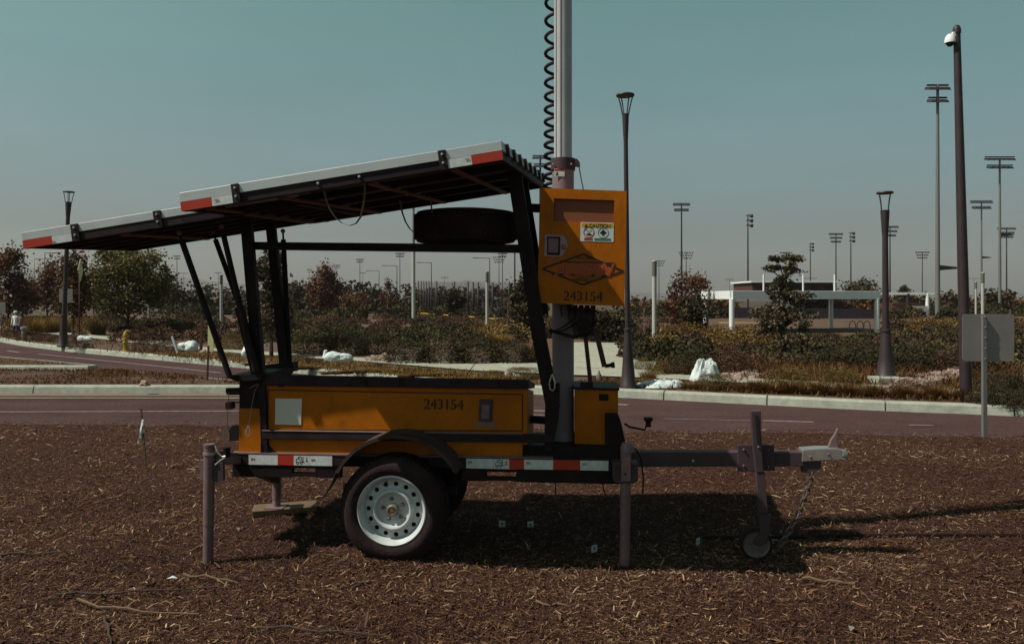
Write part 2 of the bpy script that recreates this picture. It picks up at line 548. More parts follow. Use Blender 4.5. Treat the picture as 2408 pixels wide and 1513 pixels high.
# traffic islands on the left
def ring_island(name, poly, soil_mat, kerb_name, step=0.5):
    pl = [Vector(p) for p in poly]
    line = []
    for i in range(len(pl)):
        a, b = pl[i], pl[(i + 1) % len(pl)]
        n = max(1, int((b - a).length / step))
        line += [a + (b - a) * (k / n) for k in range(n)]
    line.append(pl[0])
    kerb(kerb_name, line, '', piece=4.6 if step >= 0.5 else 2, side=1)
    mb = MB()
    cx = sum(p.x for p in pl) / len(pl); cy = sum(p.y for p in pl) / len(pl)
    vs, fs = [], []
    inner = []
    for i, p in enumerate(line[:-1]):
        a = (line[(i + 1) % (len(line) - 1)] - line[i - 1]).normalized()
        nrm = Vector((-a.y, a.x))
        inner.append(p + nrm * 0.15)
    n = len(inner)
    vs = [(p.x, p.y, BED_Z + 0.01) for p in inner] + [(cx + (p.x - cx) * 0.7, cy + (p.y - cy) * 0.7, BED_Z + 0.05) for p in inner]
    fs = [(i, (i + 1) % n, (i + 1) % n + n, i + n) for i in range(n)] + [tuple(range(n, 2 * n))]
    mb.add(vs, fs)
    return structure(name, mb, soil_mat)

yB = G(0, 925, ROAD_Z).y
B_back = G(300, 868, 0.12)
B_tip = G(560, 890, 0.12)
ring_island('near_island', [(-40, yB), (-4.2, yB), (-3.3, yB + 0.35), (-3.4, yB + 0.75), (B_tip.x, B_tip.y), (B_back.x, B_back.y), (-40, B_back.y + 0.2)], M['island'], 'near_island_kerb')
tA = G(206, 858, 0.12)
ring_island('far_island', [(-40, tA.y + 0.1), (tA.x, tA.y), (tA.x + 0.1, tA.y + 0.3), (G(0, 835, 0.12).x, G(0, 835, 0.12).y), (-40, 37)], M['island'], 'far_island_kerb')

# gutter strips and painted lines, each a sheet a few millimetres above the last
def strip(name, pts, w, z, mat):
    line = [Vector((p[0], p[1])) for p in pts]
    mb = MB()
    vs, fs = [], []
    for k, p in enumerate(line):
        a = (line[min(k + 1, len(line) - 1)] - line[max(k - 1, 0)]).normalized()
        nrm = Vector((-a.y, a.x)) * (w / 2)
        vs += [(p.x + nrm.x, p.y + nrm.y, z), (p.x - nrm.x, p.y - nrm.y, z)]
    fs = [(2 * k, 2 * k + 1, 2 * k + 3, 2 * k + 2) for k in range(len(line) - 1)]
    mb.add(vs, fs)
    o = mb.build(name, mat)
    o['kind'] = 'structure'
    return o

gut = nmat('gutter_concrete', (0.17, 0.12, 0.095), 0.9, var=0.15, scale=4, dirt=(0.11, 0.06, 0.055), dirt_amt=0.5)
strip('gutter', [(-40, yB - 0.17), (-4.2, yB - 0.17)], 0.33, ROAD_Z + 0.004, gut)
strip('yellow_lane_line', [(-40, G(0, 935, ROAD_Z).y), (-3.5, G(0, 936, ROAD_Z).y)], 0.1, ROAD_Z + 0.008, M['painty'])
strip('white_lane_line', [(-40, G(0, 967, ROAD_Z).y + 0.3), tuple(G(0, 968, ROAD_Z)[:2]), tuple(G(560, 966, ROAD_Z)[:2]), tuple(G(800, 966, ROAD_Z)[:2])], 0.075, ROAD_Z + 0.004, M['paintw'])
for a, b, w in (((1252, 965), (1292, 966), .09), ((1252, 975), (1292, 977), .07), ((1451, 950), (1476, 952), .12), ((1560, 984), (1790, 989), .035), ((1793, 988.6), (1912, 992), .075), ((2137, 999), (2195, 1000), .06)):
    strip('lane_dash', [tuple(G(*a, ROAD_Z)[:2]), tuple(G(*b, ROAD_Z)[:2])], w, ROAD_Z + 0.004, M['paintw'])
strip('edge_line', [tuple(G(90, 832, ROAD_Z)[:2]), tuple(G(300, 853, ROAD_Z)[:2]), tuple(G(519, 876, ROAD_Z)[:2])], 0.09, ROAD_Z + 0.004, M['paintw'])
strip('edge_dash', [tuple(G(18, 824, ROAD_Z)[:2]), tuple(G(45, 828, ROAD_Z)[:2])], 0.12, ROAD_Z + 0.004, M['paintw'])

# sidewalk behind the planting strip, with the plaza walk leading back
def side_pts(lst, z=BED_Z):
    return [G(x, y, z) for x, y in lst]
up = side_pts([(-120, 752), (100, 778), (240, 791), (520, 822), (716, 835), (904, 846), (1260, 856), (1345, 857)])
lo = side_pts([(-120, 757), (100, 784), (240, 799), (520, 829), (716, 843), (832, 850), (1123, 874), (1345, 884), (1500, 890), (1700, 900), (2100, 922), (2500, 944)])
mb = MB()
vs = [(p.x, p.y, BED_Z + 0.03) for p in lo] + [(p.x, p.y, BED_Z + 0.03) for p in side_pts([(2500, 930), (2100, 909), (1700, 889), (1530, 879)])] + \
     [(p.x, p.y, BED_Z + 0.03) for p in side_pts([(1560, 822), (1600, 806), (1340, 806)])] + [(p.x, p.y, BED_Z + 0.03) for p in reversed(up)]
mb.add(vs, [tuple(range(len(vs)))])
structure('sidewalk', mb, M['walk'])
for a, b in (((930, 847), (905, 857)), ((1120, 853), (1105, 873)), ((740, 836), (735, 844)), ((1350, 868), (1510, 868)), ((1345, 840), (1545, 840))):
    strip('sidewalk_joint', [tuple(G(*a, BED_Z)[:2]), tuple(G(*b, BED_Z)[:2])], 0.02, BED_Z + 0.034, M['rust'])

# gravel swales seen between the shrubs
def gravel(name, poly, seed, n=260):
    r = np.random.default_rng(seed)
    P = [G(x, y, BED_Z) for x, y in poly]
    xs = [p.x for p in P]; ys = [p.y for p in P]
    mb = MB()
    cnt = 0
    def inside(x, y):
        c = False
        for i in range(len(P)):
            a, b = P[i], P[i - 1]
            if (a.y > y) != (b.y > y) and x < (b.x - a.x) * (y - a.y) / (b.y - a.y) + a.x:
                c = not c
        return c
    while cnt < n:
        x = r.uniform(min(xs), max(xs)); y = r.uniform(min(ys), max(ys))
        if not inside(x, y): continue
        cnt += 1
        s = r.uniform(0.05, 0.15)
        k = 6
        ring = [(x + s * r.uniform(.7, 1.1) * math.cos(t), y + s * r.uniform(.7, 1.1) * math.sin(t), BED_Z) for t in np.linspace(0, 2 * math.pi, k, endpoint=False)]
        top = [(x + (a - x) * .55, y + (b - y) * .55, BED_Z + s * r.uniform(.4, .9)) for a, b, _ in ring]
        mb.add(ring + top, [(i, (i + 1) % k, (i + 1) % k + k, i + k) for i in range(k)] + [tuple(range(k, 2 * k))])
    o = mb.build(name, M['rubbleM'])
    return o
tag(gravel('gravel_swale', [(2105, 905), (2270, 868), (2275, 885), (2150, 925), (2060, 935)], 3), 'pale gravel swale beside the short lamp post', 'gravel', kind='stuff')
tag(gravel('gravel_swale', [(855, 850), (905, 838), (960, 850), (900, 852)], 4, 120), 'pale gravel patch behind the tied white sandbag', 'gravel', kind='stuff')
tag(gravel('gravel_swale', [(1700, 888), (1770, 874), (1790, 890), (1720, 900)], 5, 90), 'pale gravel patch right of the boxy clipped shrub', 'gravel', kind='stuff')

# ---- mulch bed in the foreground
edge_px = [(-400, 988), (0, 992), (600, 996), (1100, 1001), (1560, 1008), (2000, 1015), (2407, 1026), (2900, 1040)]
edge_w = [G(x, y, 0) for x, y in edge_px]
def mulch_edge(x):
    for a, b in zip(edge_w[:-1], edge_w[1:]):
        if a.x <= x <= b.x:
            return a.y + (b.y - a.y) * (x - a.x) / (b.x - a.x)
    return edge_w[0].y if x < edge_w[0].x else edge_w[-1].y
def mulch_z(x, y):
    return 0.022 * noise.noise(Vector((x * 1.3, y * 1.3, 0.3))) + 0.010 * noise.noise(Vector((x * 5, y * 5, 1.7)))
NX, NY = 210, 130
vs, fs = [], []
for j in range(NY):
    for i in range(NX):
        x = -14 + 28 * i / (NX - 1)
        ye = mulch_edge(x) + 0.10 * noise.noise(Vector((x * 2.5, 0, 5))) + 0.04 * noise.noise(Vector((x * 11, 0, 5)))
        y = 0.5 + (ye - 0.5) * (j / (NY - 1)) ** 0.8
        z = mulch_z(x, y)
        if j >= NY - 3: z = ROAD_Z - 0.01 if j == NY - 1 else z * .5 - 0.01 * (j - NY + 4)
        vs.append((x, y, z))
for j in range(NY - 1):
    for i in range(NX - 1):
        fs.append((j * NX + i, j * NX + i + 1, (j + 1) * NX + i + 1, (j + 1) * NX + i))
mb = MB(); mb.v = vs; mb.f = fs; mb.sm = [True] * len(fs)
structure('mulch_ground', mb, M['mulchbase'])

M['chips'] = tmat('wood_chips', [(0.0, (0.026, 0.011, 0.009)), (0.35, (0.060, 0.028, 0.019)), (0.60, (0.115, 0.058, 0.032)), (0.82, (0.215, 0.122, 0.062)), (1.0, (0.45, 0.32, 0.20))], 0.85)
def chips(bands, seed):
    r = np.random.default_rng(seed)
    allV, allT = [], []
    for y0, y1, dens, smin in bands:
        hw = 0.68 * y1 + 2.2
        n = int((y1 - y0) * 2 * hw * dens)
        x = r.uniform(-hw, hw, n); y = r.uniform(y0, y1, n)
        ok = np.abs(x) < 0.66 * y + 2.0
        x, y = x[ok], y[ok]
        ye = np.array([mulch_edge(a) for a in x]) + r.normal(0, 0.05, len(x))
        ok = y < ye
        x, y = x[ok], y[ok]
        n = len(x)
        z = np.array([mulch_z(a, b) for a, b in zip(x, y)])
        ln = np.clip(r.lognormal(math.log(0.0185), 0.58, n), smin, 0.09)
        wd = np.clip(ln * r.uniform(0.06, 0.20, n), 0.0024, 0.009)
        yaw = r.uniform(0, 2 * math.pi, n)
        pit = r.normal(0, 0.22, n)
        rol = r.normal(0, 0.35, n)
        bend = r.normal(0, 0.10, n) * ln
        a = np.stack([np.cos(yaw) * np.cos(pit), np.sin(yaw) * np.cos(pit), np.sin(pit)], 1)
        s = np.stack([-np.sin(yaw) * np.cos(rol), np.cos(yaw) * np.cos(rol), np.sin(rol)], 1)
        c = np.stack([x, y, z + 0.003 + np.abs(np.sin(pit)) * ln * 0.4 + r.uniform(0, 0.010, n)], 1)
        up = np.array([0, 0, 1.0])
        h = (ln / 2)[:, None]; w = (wd / 2)[:, None]; b = bend[:, None] * up
        tp = r.uniform(0.3, 1.0, n)[:, None]
        q1 = np.stack([c - a * h - s * w * tp, c - s * w + b, c + s * w + b, c - a * h + s * w * tp], 1)
        q2 = np.stack([c - s * w + b, c + a * h - s * w * tp, c + a * h + s * w * tp, c + s * w + b], 1)
        # broad patches of darker and straw-coloured mulch, plus chip-to-chip scatter
        pn = np.array([noise.noise(Vector((p * 0.9, q * 0.9, 9))) for p, q in zip(x, y)])
        t = np.clip(r.beta(1.15, 1.65, n) + 0.22 * pn, 0, 0.97)
        t = np.where(r.uniform(0, 1, n) < 0.010, r.uniform(0.92, 1.0, n), t)
        allV += [q1, q2]; allT += [t, t]
    return quads_mesh('wood_chips', np.concatenate(allV), np.concatenate(allT), M['chips'])
def chip_piles(spots, seed):
    r = np.random.default_rng(seed)
    V, T = [], []
    for (cx, cy, sx, sy, hz, n) in spots:
        x = r.normal(cx, sx, n); y = r.normal(cy, sy, n)
        ln = np.clip(r.lognormal(math.log(.022), .5, n), .008, .08); wd = np.clip(ln * r.uniform(.08, .22, n), .0026, .009)
        a = r.uniform(0, 6.28, n); pt = r.normal(0, .35, n)
        z = mulch_z(cx, cy) + .004 + hz * np.exp(-(((x - cx) / sx) ** 2 + ((y - cy) / sy) ** 2) * .6) * r.uniform(.2, 1, n)
        c = np.stack([x, y, z], 1); d = np.stack([np.cos(a) * np.cos(pt), np.sin(a) * np.cos(pt), np.sin(pt)], 1) * (ln / 2)[:, None]
        e = np.stack([-np.sin(a), np.cos(a), r.normal(0, .3, n)], 1) * (wd / 2)[:, None]
        V.append(np.stack([c - d - e, c + d - e * .6, c + d + e * .6, c - d + e], 1)); T.append(np.clip(r.beta(1.6, 2, n), 0, .97))
    return quads_mesh('heaped_chips', np.concatenate(V), np.concatenate(T), M['chips'])
o = link('wood_chips', chips([(3.2, 5.0, 10500, 0.008), (5.0, 6.6, 7000, 0.010), (6.6, 8.4, 3800, 0.013), (8.4, 10.6, 2400, 0.017)], 5))
tag(o, 'brown and straw coloured wood chip mulch around the trailer', 'mulch', kind='stuff')

# ------------------------------------------------------------------ the solar light trailer
YAW = R(5.5)
JL = G(490, 1325)                                     # foot of the near rear jack
TO = Vector((JL.x, JL.y, 0))
UX, UY = math.cos(YAW), -math.sin(YAW)                # trailer axis (towards the hitch)
VX, VY = math.sin(YAW), math.cos(YAW)                 # across the trailer, away from the viewer
def L(x, y, yl):
    """point of the trailer frame on the lengthwise plane yl that shows at (x, y)"""
    m = (x - CX) / F
    xl = (m * (TO.y + yl * VY) - TO.x - yl * VX) / (UX - m * UY)
    Y = TO.y + xl * UY + yl * VY
    return Vector((xl, yl, H - (y - HY) / F * Y))
def SC(x, yl):
    """pixels of the working frame per metre there"""
    xl = L(x, HY, yl).x
    return F / (TO.y + xl * UY + yl * VY)
def LQ(pts, yl):
    return [(L(x, y, yl).x, L(x, y, yl).z) for x, y in pts]
trailer = empty('solar_light_trailer', TO, -YAW)
tag(trailer, 'yellow towable solar light tower on two wheels with tilted panels, standing on wood chip mulch', 'trailer')

def part(name, mb, mat, parent=trailer, bevel=0.0, label=None):
    o = mb.build(name, mat, parent, bevel)
    if label: o['label'] = label
    return o
def plate(name, pts, y0, y1, mat, parent=trailer, bevel=0.0, ref=None, label=None):
    return part(name, MB().prism(LQ(pts, y0 if ref is None else ref), y0, y1), mat, parent, bevel, label)
def bar(name, p, q, wpx, yl, depth, mat, parent=trailer, bevel=0.003):
    a, b = L(*p, yl), L(*q, yl)
    a.y += depth / 2; b.y += depth / 2
    return part(name, MB().beam(a, b, wpx / SC(p[0], yl), depth), mat, parent, bevel)
def rod(name, pts, r, mat, parent=trailer, n=8):
    return part(name, MB().tube([L(x, y, yl) for x, y, yl in pts], r, n), mat, parent)
def text(name, s, x0, y0, x1, y1, yl, mat, parent, shear=0.0, offset=0.0, bridges=False):
    """lettering fitted between two corners on a lengthwise plane"""
    cu = bpy.data.curves.new('txt', 'FONT')
    cu.body = s
    cu.align_x = 'LEFT'
    cu.shear = shear
    cu.offset = offset
    cu.extrude = 0.0006
    to = bpy.data.objects.new('txt', cu)
    me = bpy.data.meshes.new_from_object(to)
    bpy.data.objects.remove(to)
    n = len(me.vertices)
    co = np.empty(n * 3, dtype=np.float32)
    me.vertices.foreach_get('co', co)
    co = co.reshape(-1, 3)
    lo, hi = co.min(0), co.max(0)
    tl, tr, bl = L(x0, y0, yl), L(x1, y0 + (x1 - x0) * 0.026, yl), L(x0 - (y1 - y0) * 0.026, y1, yl)
    u = (co[:, 0] - lo[0]) / (hi[0] - lo[0])
    w = (co[:, 1] - lo[1]) / (hi[1] - lo[1])
    new = np.empty_like(co)
    ux = np.array(tr - tl); dz = np.array(tl - bl)
    base = np.array(bl)
    new = base + u[:, None] * ux + w[:, None] * dz
    new[:, 1] = yl - (co[:, 2] - lo[2])
    if bridges:                      # stencil bridges: thin unpainted slits through each figure
        mb = MB()
        for i in range(len(s)):
            if s[i] == '1': continue
            xm = x0 + (x1 - x0) * (i + .46) / len(s)
            ym = y0 + (x1 - x0) * 0.026 * (i + .46) / len(s)
            mb.beam(L(xm, ym - .3, yl - .0016), L(xm - (y1 - y0) * .026, ym + (y1 - y0) + .3, yl - .0016), 1.5 / 380, .0008)
        mb.build('stencil_bridge', M['yellow'], parent)['kind'] = 'stuff'
    me.vertices.foreach_set('co', new.astype(np.float32).reshape(-1))
    me.update()
    return link(name, me, parent, mat)

YB, YR = 0.30, 0.27      # near face of the body and of the chassis rail
YC = 0.57                # centre line
# chassis rails -----------------------------------------------------
for yy in (YR, 0.86):
    o = part('side_rail', MB().prism(LQ([(545, 1066), (1456, 1081), (1456, 1107), (545, 1092)], YR), yy, yy + 0.05), M['dark'], bevel=0.004)
part('top_angle', MB().prism(LQ([(545, 1063), (1300, 1075), (1300, 1078), (545, 1066)], YR), YR - 0.004, YR + 0.05), M['galv'])
for yy in (YR + 0.004, 0.855):
    for pts in ([(545, 1093), (684, 1095.5), (684, 1122), (545, 1120)], [(742, 1096), (800, 1097), (800, 1124), (742, 1123)],
                [(1085, 1102), (1142, 1103), (1142, 1131), (1085, 1130)], [(1214, 1104), (1456, 1108), (1456, 1138), (1214, 1133)]):
        part('lower_rail', MB().prism(LQ(pts, YR), yy, yy + 0.05), M['black'], bevel=0.003)
def fork_pocket(x0, x1, yt, yb):
    t = 0.006
    a, b = L(x0, yt, YR), L(x1, yb, YR)
    mb = MB()
    mb.box(a.x, b.x, YR + 0.002, YR + 0.05, a.z - t, a.z)
    mb.box(a.x, b.x, YR + 0.002, YR + 0.05, b.z - 0.02, b.z)
    mb.box(a.x - t, a.x, YR + 0.002, YR + 0.05, b.z - 0.02, a.z)
    mb.box(b.x, b.x + t, YR + 0.002, YR + 0.05, b.z - 0.02, a.z)
    part('fork_pocket', mb, M['black'])
fork_pocket(685, 741, 1097, 1113)
fork_pocket(1143, 1213, 1106, 1123)
dz = L(900, 1085, YR).z
part('deck_plate', MB().box(L(560, 1070, YR).x, L(1450, 1070, YR).x, YR + 0.052, 0.858, dz - 0.02, dz + 0.01), M['black'])
part('cross_member', MB().box(L(548, 1100, YR).x, L(560, 1100, YR).x, YR + 0.05, 0.86, L(550, 1118, YR).z, L(550, 1090, YR).z), M['black'])
part('cross_member', MB().box(L(1430, 1100, YR).x, L(1452, 1100, YR).x, YR + 0.05, 0.86, L(1440, 1136, YR).z, L(1440, 1112, YR).z), M['black'])

# conspicuity tape on the rail --------------------------------------
def tape(pieces, yl, parent, yh=None):
    for (x0, x1, yt0, yt1, hh, c) in pieces:
        plate('reflective_tape', [(x0, yt0), (x1, yt1), (x1, yt1 + hh), (x0, yt0 + hh)], yl - 0.002, yl, M[c], parent, ref=yl)
rail_holder = trailer
t_top = lambda x: 1068 + (x - 585) * 0.0172
for x0, x1, c in ((585, 653, 'white'), (653, 691, 'red'), (691, 728, 'white'), (728.6, 781, 'white'), (1096, 1160, 'white'), (1160.6, 1197, 'white'),
                  (1197, 1232, 'red'), (1232, 1300, 'white'), (1300, 1364, 'red'), (1364, 1430, 'white')):
    plate('reflective_tape', [(x0, t_top(x0)), (x1, t_top(x1)), (x1, t_top(x1) + 23), (x0, t_top(x0) + 23)], YR - 0.003, YR - 0.0005, M[c], ref=YR)
for x in (589, 731):
    text('tape_mark', '3M', x, t_top(x) + 7, x + 9, t_top(x) + 13, YR - 0.0035, M['red'], trailer)
for x in (1100, 1237, 1369):
    text('tape_mark', '3M', x, t_top(x) + 6, x + 9, t_top(x) + 12, YR - 0.0035, M['ink'], trailer)
def lift_mark(x):
    """small forklift pictogram on the tape"""
    y = t_top(x)
    yl = YR - 0.0035
    mb = MB()
    def ln(a, b, w=1.4):
        mb.beam(L(x + a[0], y + a[1], yl), L(x + b[0], y + b[1], yl), w / 375, 0.0008)
    for a, b in (((4, 16), (4, 8)), ((4, 8), (9, 8)), ((9, 8), (9, 3)), ((9, 3), (16, 3)), ((16, 3), (18, 16)), ((4, 16), (24, 16)), ((20, 3), (20, 16)), ((29, 4), (29, 15)), ((29, 15), (27, 12)), ((29, 15), (31, 12)), ((11, 6), (14, 13))):
        ln(a, b)
    for cx in (7, 16):
        pts = [(cx + 2.6 * math.cos(t), 18 + 2.6 * math.sin(t)) for t in np.linspace(0, 2 * math.pi, 9)]
        for a, b in zip(pts[:-1], pts[1:]): ln(a, b, 1.1)
    part('lift_pictogram', mb, M['ink'])
lift_mark(692); lift_mark(1161)

# body ----------------------------------------------------------------
bt, bb = lambda x: 905 + (x - 615) * 0.0128, lambda x: 1064 + (x - 560) * 0.0165
body_q = LQ([(561, 960), (561, bb(561)), (1228, bb(1228)), (1228, 1045), (1240, 1045), (1240, bt(1240)), (613, bt(613)), (613, 960)], YB)
body = part('body', MB().prism(body_q, YB, 0.84), M['yellow'], bevel=0.004)
bzt = max(v.co.z for v in body.data.vertices)
for v in body.data.vertices:                      # the body falls to the far side under its sloping lid
    if v.co.y > 0.5 and v.co.z > bzt - 0.12: v.co.z -= 0.075
plate('end_cap', [(562, 888), (612, 888), (612, 968), (562, 968)], YB + 0.004, 0.836, M['black'], ref=YB)
lq = LQ([(616, 905), (1242, 914), (1243, 892), (617, 879)], YB - 0.025)
lid = part('lid', MB().hexa([(lq[0][0], YB - 0.025, lq[0][1]), (lq[1][0], YB - 0.025, lq[1][1]), (lq[1][0], 0.86, lq[1][1] - 0.06), (lq[0][0], 0.86, lq[0][1] - 0.06),
      (lq[3][0], YB - 0.025, lq[3][1]), (lq[2][0], YB - 0.025, lq[2][1]), (lq[2][0], 0.86, lq[2][1] - 0.085), (lq[3][0], 0.86, lq[3][1] - 0.085)]), M['lid'], bevel=0.004)
# crown of the lid keeps falling away behind the front lip
plate('lid_handle', [(862, 889), (938, 890.5), (938, 907), (862, 905.5)], YB - 0.033, YB - 0.0255, M['dark'], lid, ref=YB - 0.03)
for x in (858, 942, 660, 1175):
    plate('hinge', [(x, 890), (x + 7, 890), (x + 7, 909), (x, 909)] if x > 850 and x < 950 else [(x - 6, 903), (x + 6, 903), (x + 6, 909), (x - 6, 909)], YB - 0.036, YB - 0.025, M['black'], lid, ref=YB - 0.03)
dq = [(630, 916), (1228, 927), (1228, 1012), (630, 1010)]
mbd = MB()
for a, b in zip(dq, dq[1:] + dq[:1]):
    mbd.beam(L(*a, YB - 0.001), L(*b, YB - 0.001), 0.007, 0.003)
part('door_seam', mbd, M['stencil'], body)
plate('placard', [(648, 936), (710, 936.5), (708, 998), (647, 997)], YB - 0.004, YB - 0.0005, nmat('placard_white', (0.60, 0.58, 0.50), 0.5, var=0.05), body, ref=YB)
text('unit_number', '243154', 997, 936, 1090, 961, YB - 0.0012, M['stencil'], body, offset=0.012, bridges=True)
latch = plate('paddle_latch', [(1127, 937), (1158, 938), (1157, 990), (1126, 989)], YB - 0.010, YB - 0.0005, M['tongue'], body, bevel=0.003, ref=YB)
plate('latch_paddle', [(1133, 950), (1152, 950.5), (1151, 984), (1132, 983.5)], YB - 0.018, YB - 0.0105, M['galv'], latch, bevel=0.003, ref=YB)
plate('latch_label', [(1118, 991), (1167, 992), (1167, 1003), (1118, 1002)], YB - 0.002, YB - 0.0005, M['galv'], body, ref=YB)
bar('waist_rail', (615, 1022), (1300, 1031), 19, YB - 0.022, 0.03, M['dark'])
bar('waist_flange', (615, 1012), (1230, 1020), 2.5, YB - 0.026, 0.03, M['galv'])
bar('corner_post', (614, 876), (622, 1066), 17, YB - 0.02, 0.045, M['black'])
plate('corner_gusset', [(614, 1040), (630, 1044), (652, 1066), (614, 1066)], YB - 0.010, YB - 0.001, M['black'], ref=YB)
# front battery box and winch cover
box2 = plate('front_cabinet', [(1350, 913), (1453, 916), (1453, 1040), (1350, 1062)], 0.44, 0.80, M['yellow'], bevel=0.004, ref=0.44)
plate('cabinet_cover', [(1422, 972), (1452, 972), (1462, 1000), (1474, 1058), (1422, 1058)], 0.40, 0.62, M['black'], bevel=0.006, ref=0.40)
plate('cabinet_hinge', [(1408, 925), (1430, 926), (1430, 941), (1408, 940)], 0.432, 0.44, M['black'], box2, ref=0.44)
plate('cabinet_lid', [(1346, 909), (1456, 912), (1456, 918), (1346, 915)], 0.43, 0.81, M['dark'], box2, ref=0.43)
plate('front_deck', [(1228, 1046), (1470, 1052), (1470, 1082), (1228, 1078)], 0.34, 0.84, M['black'], ref=0.34)
rod('winch_crank', [(1468, 995, 0.42), (1480, 1003, 0.42), (1516, 1010, 0.42), (1521, 992, 0.42)], 0.007, M['black'])
part('crank_knob', MB().lathe([(0.0, -0.03), (0.018, -0.028), (0.016, 0.0), (0.030, 0.018), (0.026, 0.030), (0.0, 0.034)], L(1524, 992, 0.42), 'z', 12), M['black'])

# reach arms and fittings at the rear ---------------------------------
plate('rear_shelf', [(538, 882), (614, 880), (614, 892), (556, 896), (540, 890)], 0.22, 0.86, M['black'], ref=0.22)
plate('rear_shelf', [(622, 858), (688, 851), (690, 872), (622, 876)], 0.76, 0.86, M['black'], ref=0.76)
plate('pin_bracket', [(531, 912), (566, 911), (566, 928), (534, 928), (530, 921)], 0.36, 0.38, M['black'], ref=0.36)
bar('tail_light_arm', (538, 947), (566, 945), 3, 0.36, 0.02, M['dark'])
plate('tail_light', [(529, 946), (544, 945), (544, 962), (529, 961)], 0.34, 0.40, M['rust'], bevel=0.004, ref=0.34)
plate('hook_block', [(546, 1000), (566, 1000), (566, 1034), (540, 1036), (536, 1014)], 0.33, 0.37, M['tongue'], ref=0.33)
rod('lanyard_wire', [(538, 922, 0.355), (537, 940, 0.34), (535, 975, 0.335), (534, 1002, 0.33)], 0.0022, M['galv'], n=5)
def carabiner(pts, yl):
    rod('carabiner', [(x, y, yl) for x, y in pts], 0.0045, M['zinc'], n=6)
carabiner([(530, 1006), (525, 1020), (526, 1032), (533, 1036), (539, 1031), (538, 1017), (533, 1004), (530, 1006)], 0.325)
rod('lanyard_wire', [(609, 903, 0.27), (600, 915, 0.262), (594, 940, 0.26), (587, 985, 0.255), (584, 1000, 0.255)], 0.0025, M['galv'], n=5)
carabiner([(583, 1000), (578, 1016), (581, 1026), (587, 1024), (588, 1012), (584, 999)], 0.255)
rod('lanyard_wire', [(588, 912, 0.262), (596, 907, 0.26), (605, 902, 0.262), (608, 906, 0.262)], 0.004, M['galv'], n=5)

# jacks ------------------------------------------------------------------
def leg_tube(name, x0, y0, x1, y1, yl, wpx, mat, parent=trailer, taper=0.94, n=18):
    a, b = L(x0, y0, yl), L(x1, y1, yl)
    r = wpx / 2 / SC(x0, yl)
    return part(name, MB().tube([a, a + (b - a) * 0.66, a + (b - a) * 0.661, b], [r, r, r * taper, r * taper], n), mat, parent)
jk = leg_tube('rear_jack', 492, 1046, 489, 1328, 0.0, 25, M['galv'])
part('jack_collar', MB().tube([L(492, 1062, 0.0), L(492, 1068, 0.0)], 0.037, 18), M['zinc'], jk)
part('jack_cap', MB().tube([L(492, 1043, 0.0), L(492, 1049, 0.0)], 0.0345, 18), M['galv'], jk)
plate('jack_bracket', [(505, 1085), (526, 1083), (527, 1128), (516, 1133), (503, 1130)], -0.012, 0.012, M['tongue'], jk, ref=0.0)
plate('jack_bracket', [(471, 1080), (481, 1080), (481, 1124), (472, 1128)], -0.012, 0.012, M['galv'], jk, ref=0.0)
rod('jack_handle', [(506, 1046, -0.03), (511, 1062, -0.035), (522, 1073, -0.035), (530, 1072, -0.035)], 0.0055, M['zinc'], jk)
rod('jack_handle', [(530, 1074, -0.035), (518, 1082, -0.04), (506, 1092, -0.04)], 0.005, M['zinc'], jk)
part('outrigger_arm', MB().beam(L(502, 1082, 0.02), L(562, 1080, 0.30), 0.06, 0.05, (0, 0, 1)), M['galv'], bevel=0.004)
part('outrigger_brace', MB().beam(L(508, 1066, 0.02), L(562, 1070, 0.30), 0.018, 0.03, (0, 0, 1)), M['galv'])
part('pivot_knuckle', MB().lathe([(0.0, -0.03), (0.022, -0.03), (0.022, 0.03), (0.0, 0.03)], L(533, 1062, 0.08), 'z', 12), M['black'])
fj = leg_tube('far_rear_jack', 651, 1120, 650, 1196, 1.15, 21, M['galv'], taper=0.9)
part('jack_foot', MB().box(L(650, 1193, 1.15).x - 0.07, L(650, 1193, 1.15).x + 0.07, 1.08, 1.22, 0.046, 0.054), M['galv'], fj)
part('outrigger_arm', MB().beam(L(651, 1128, 1.15), L(600, 1108, 0.84), 0.06, 0.05, (0, 0, 1)), M['black'])
fr = leg_tube('front_jack', 1471, 1062, 1468, 1327, 0.20, 25, M['galv'])
plate('jack_sleeve', [(1440, 1084), (1500, 1085), (1499, 1128), (1488, 1134), (1446, 1133), (1440, 1126)], 0.16, 0.25, M['tongue'], fr, bevel=0.005, ref=0.18)
plate('jack_sleeve_tab', [(1460, 1072), (1482, 1072), (1482, 1130), (1460, 1130)], 0.150, 0.158, M['galv'], fr, ref=0.158)
part('jack_head', MB().lathe([(0.0, 0.0), (0.038, 0.0), (0.040, 0.03), (0.030, 0.055), (0.0, 0.06)], L(1474, 1062, 0.20), 'z', 16), M['galv'], fr)
for x, y in ((1452, 1098), (1490, 1096), (1470, 1114)):
    part('jack_bolt', MB().lathe([(0.0, -0.008), (0.006, -0.006), (0.007, 0.0)], L(x, y, 0.15), 'y', 8), M['ink'], fr)

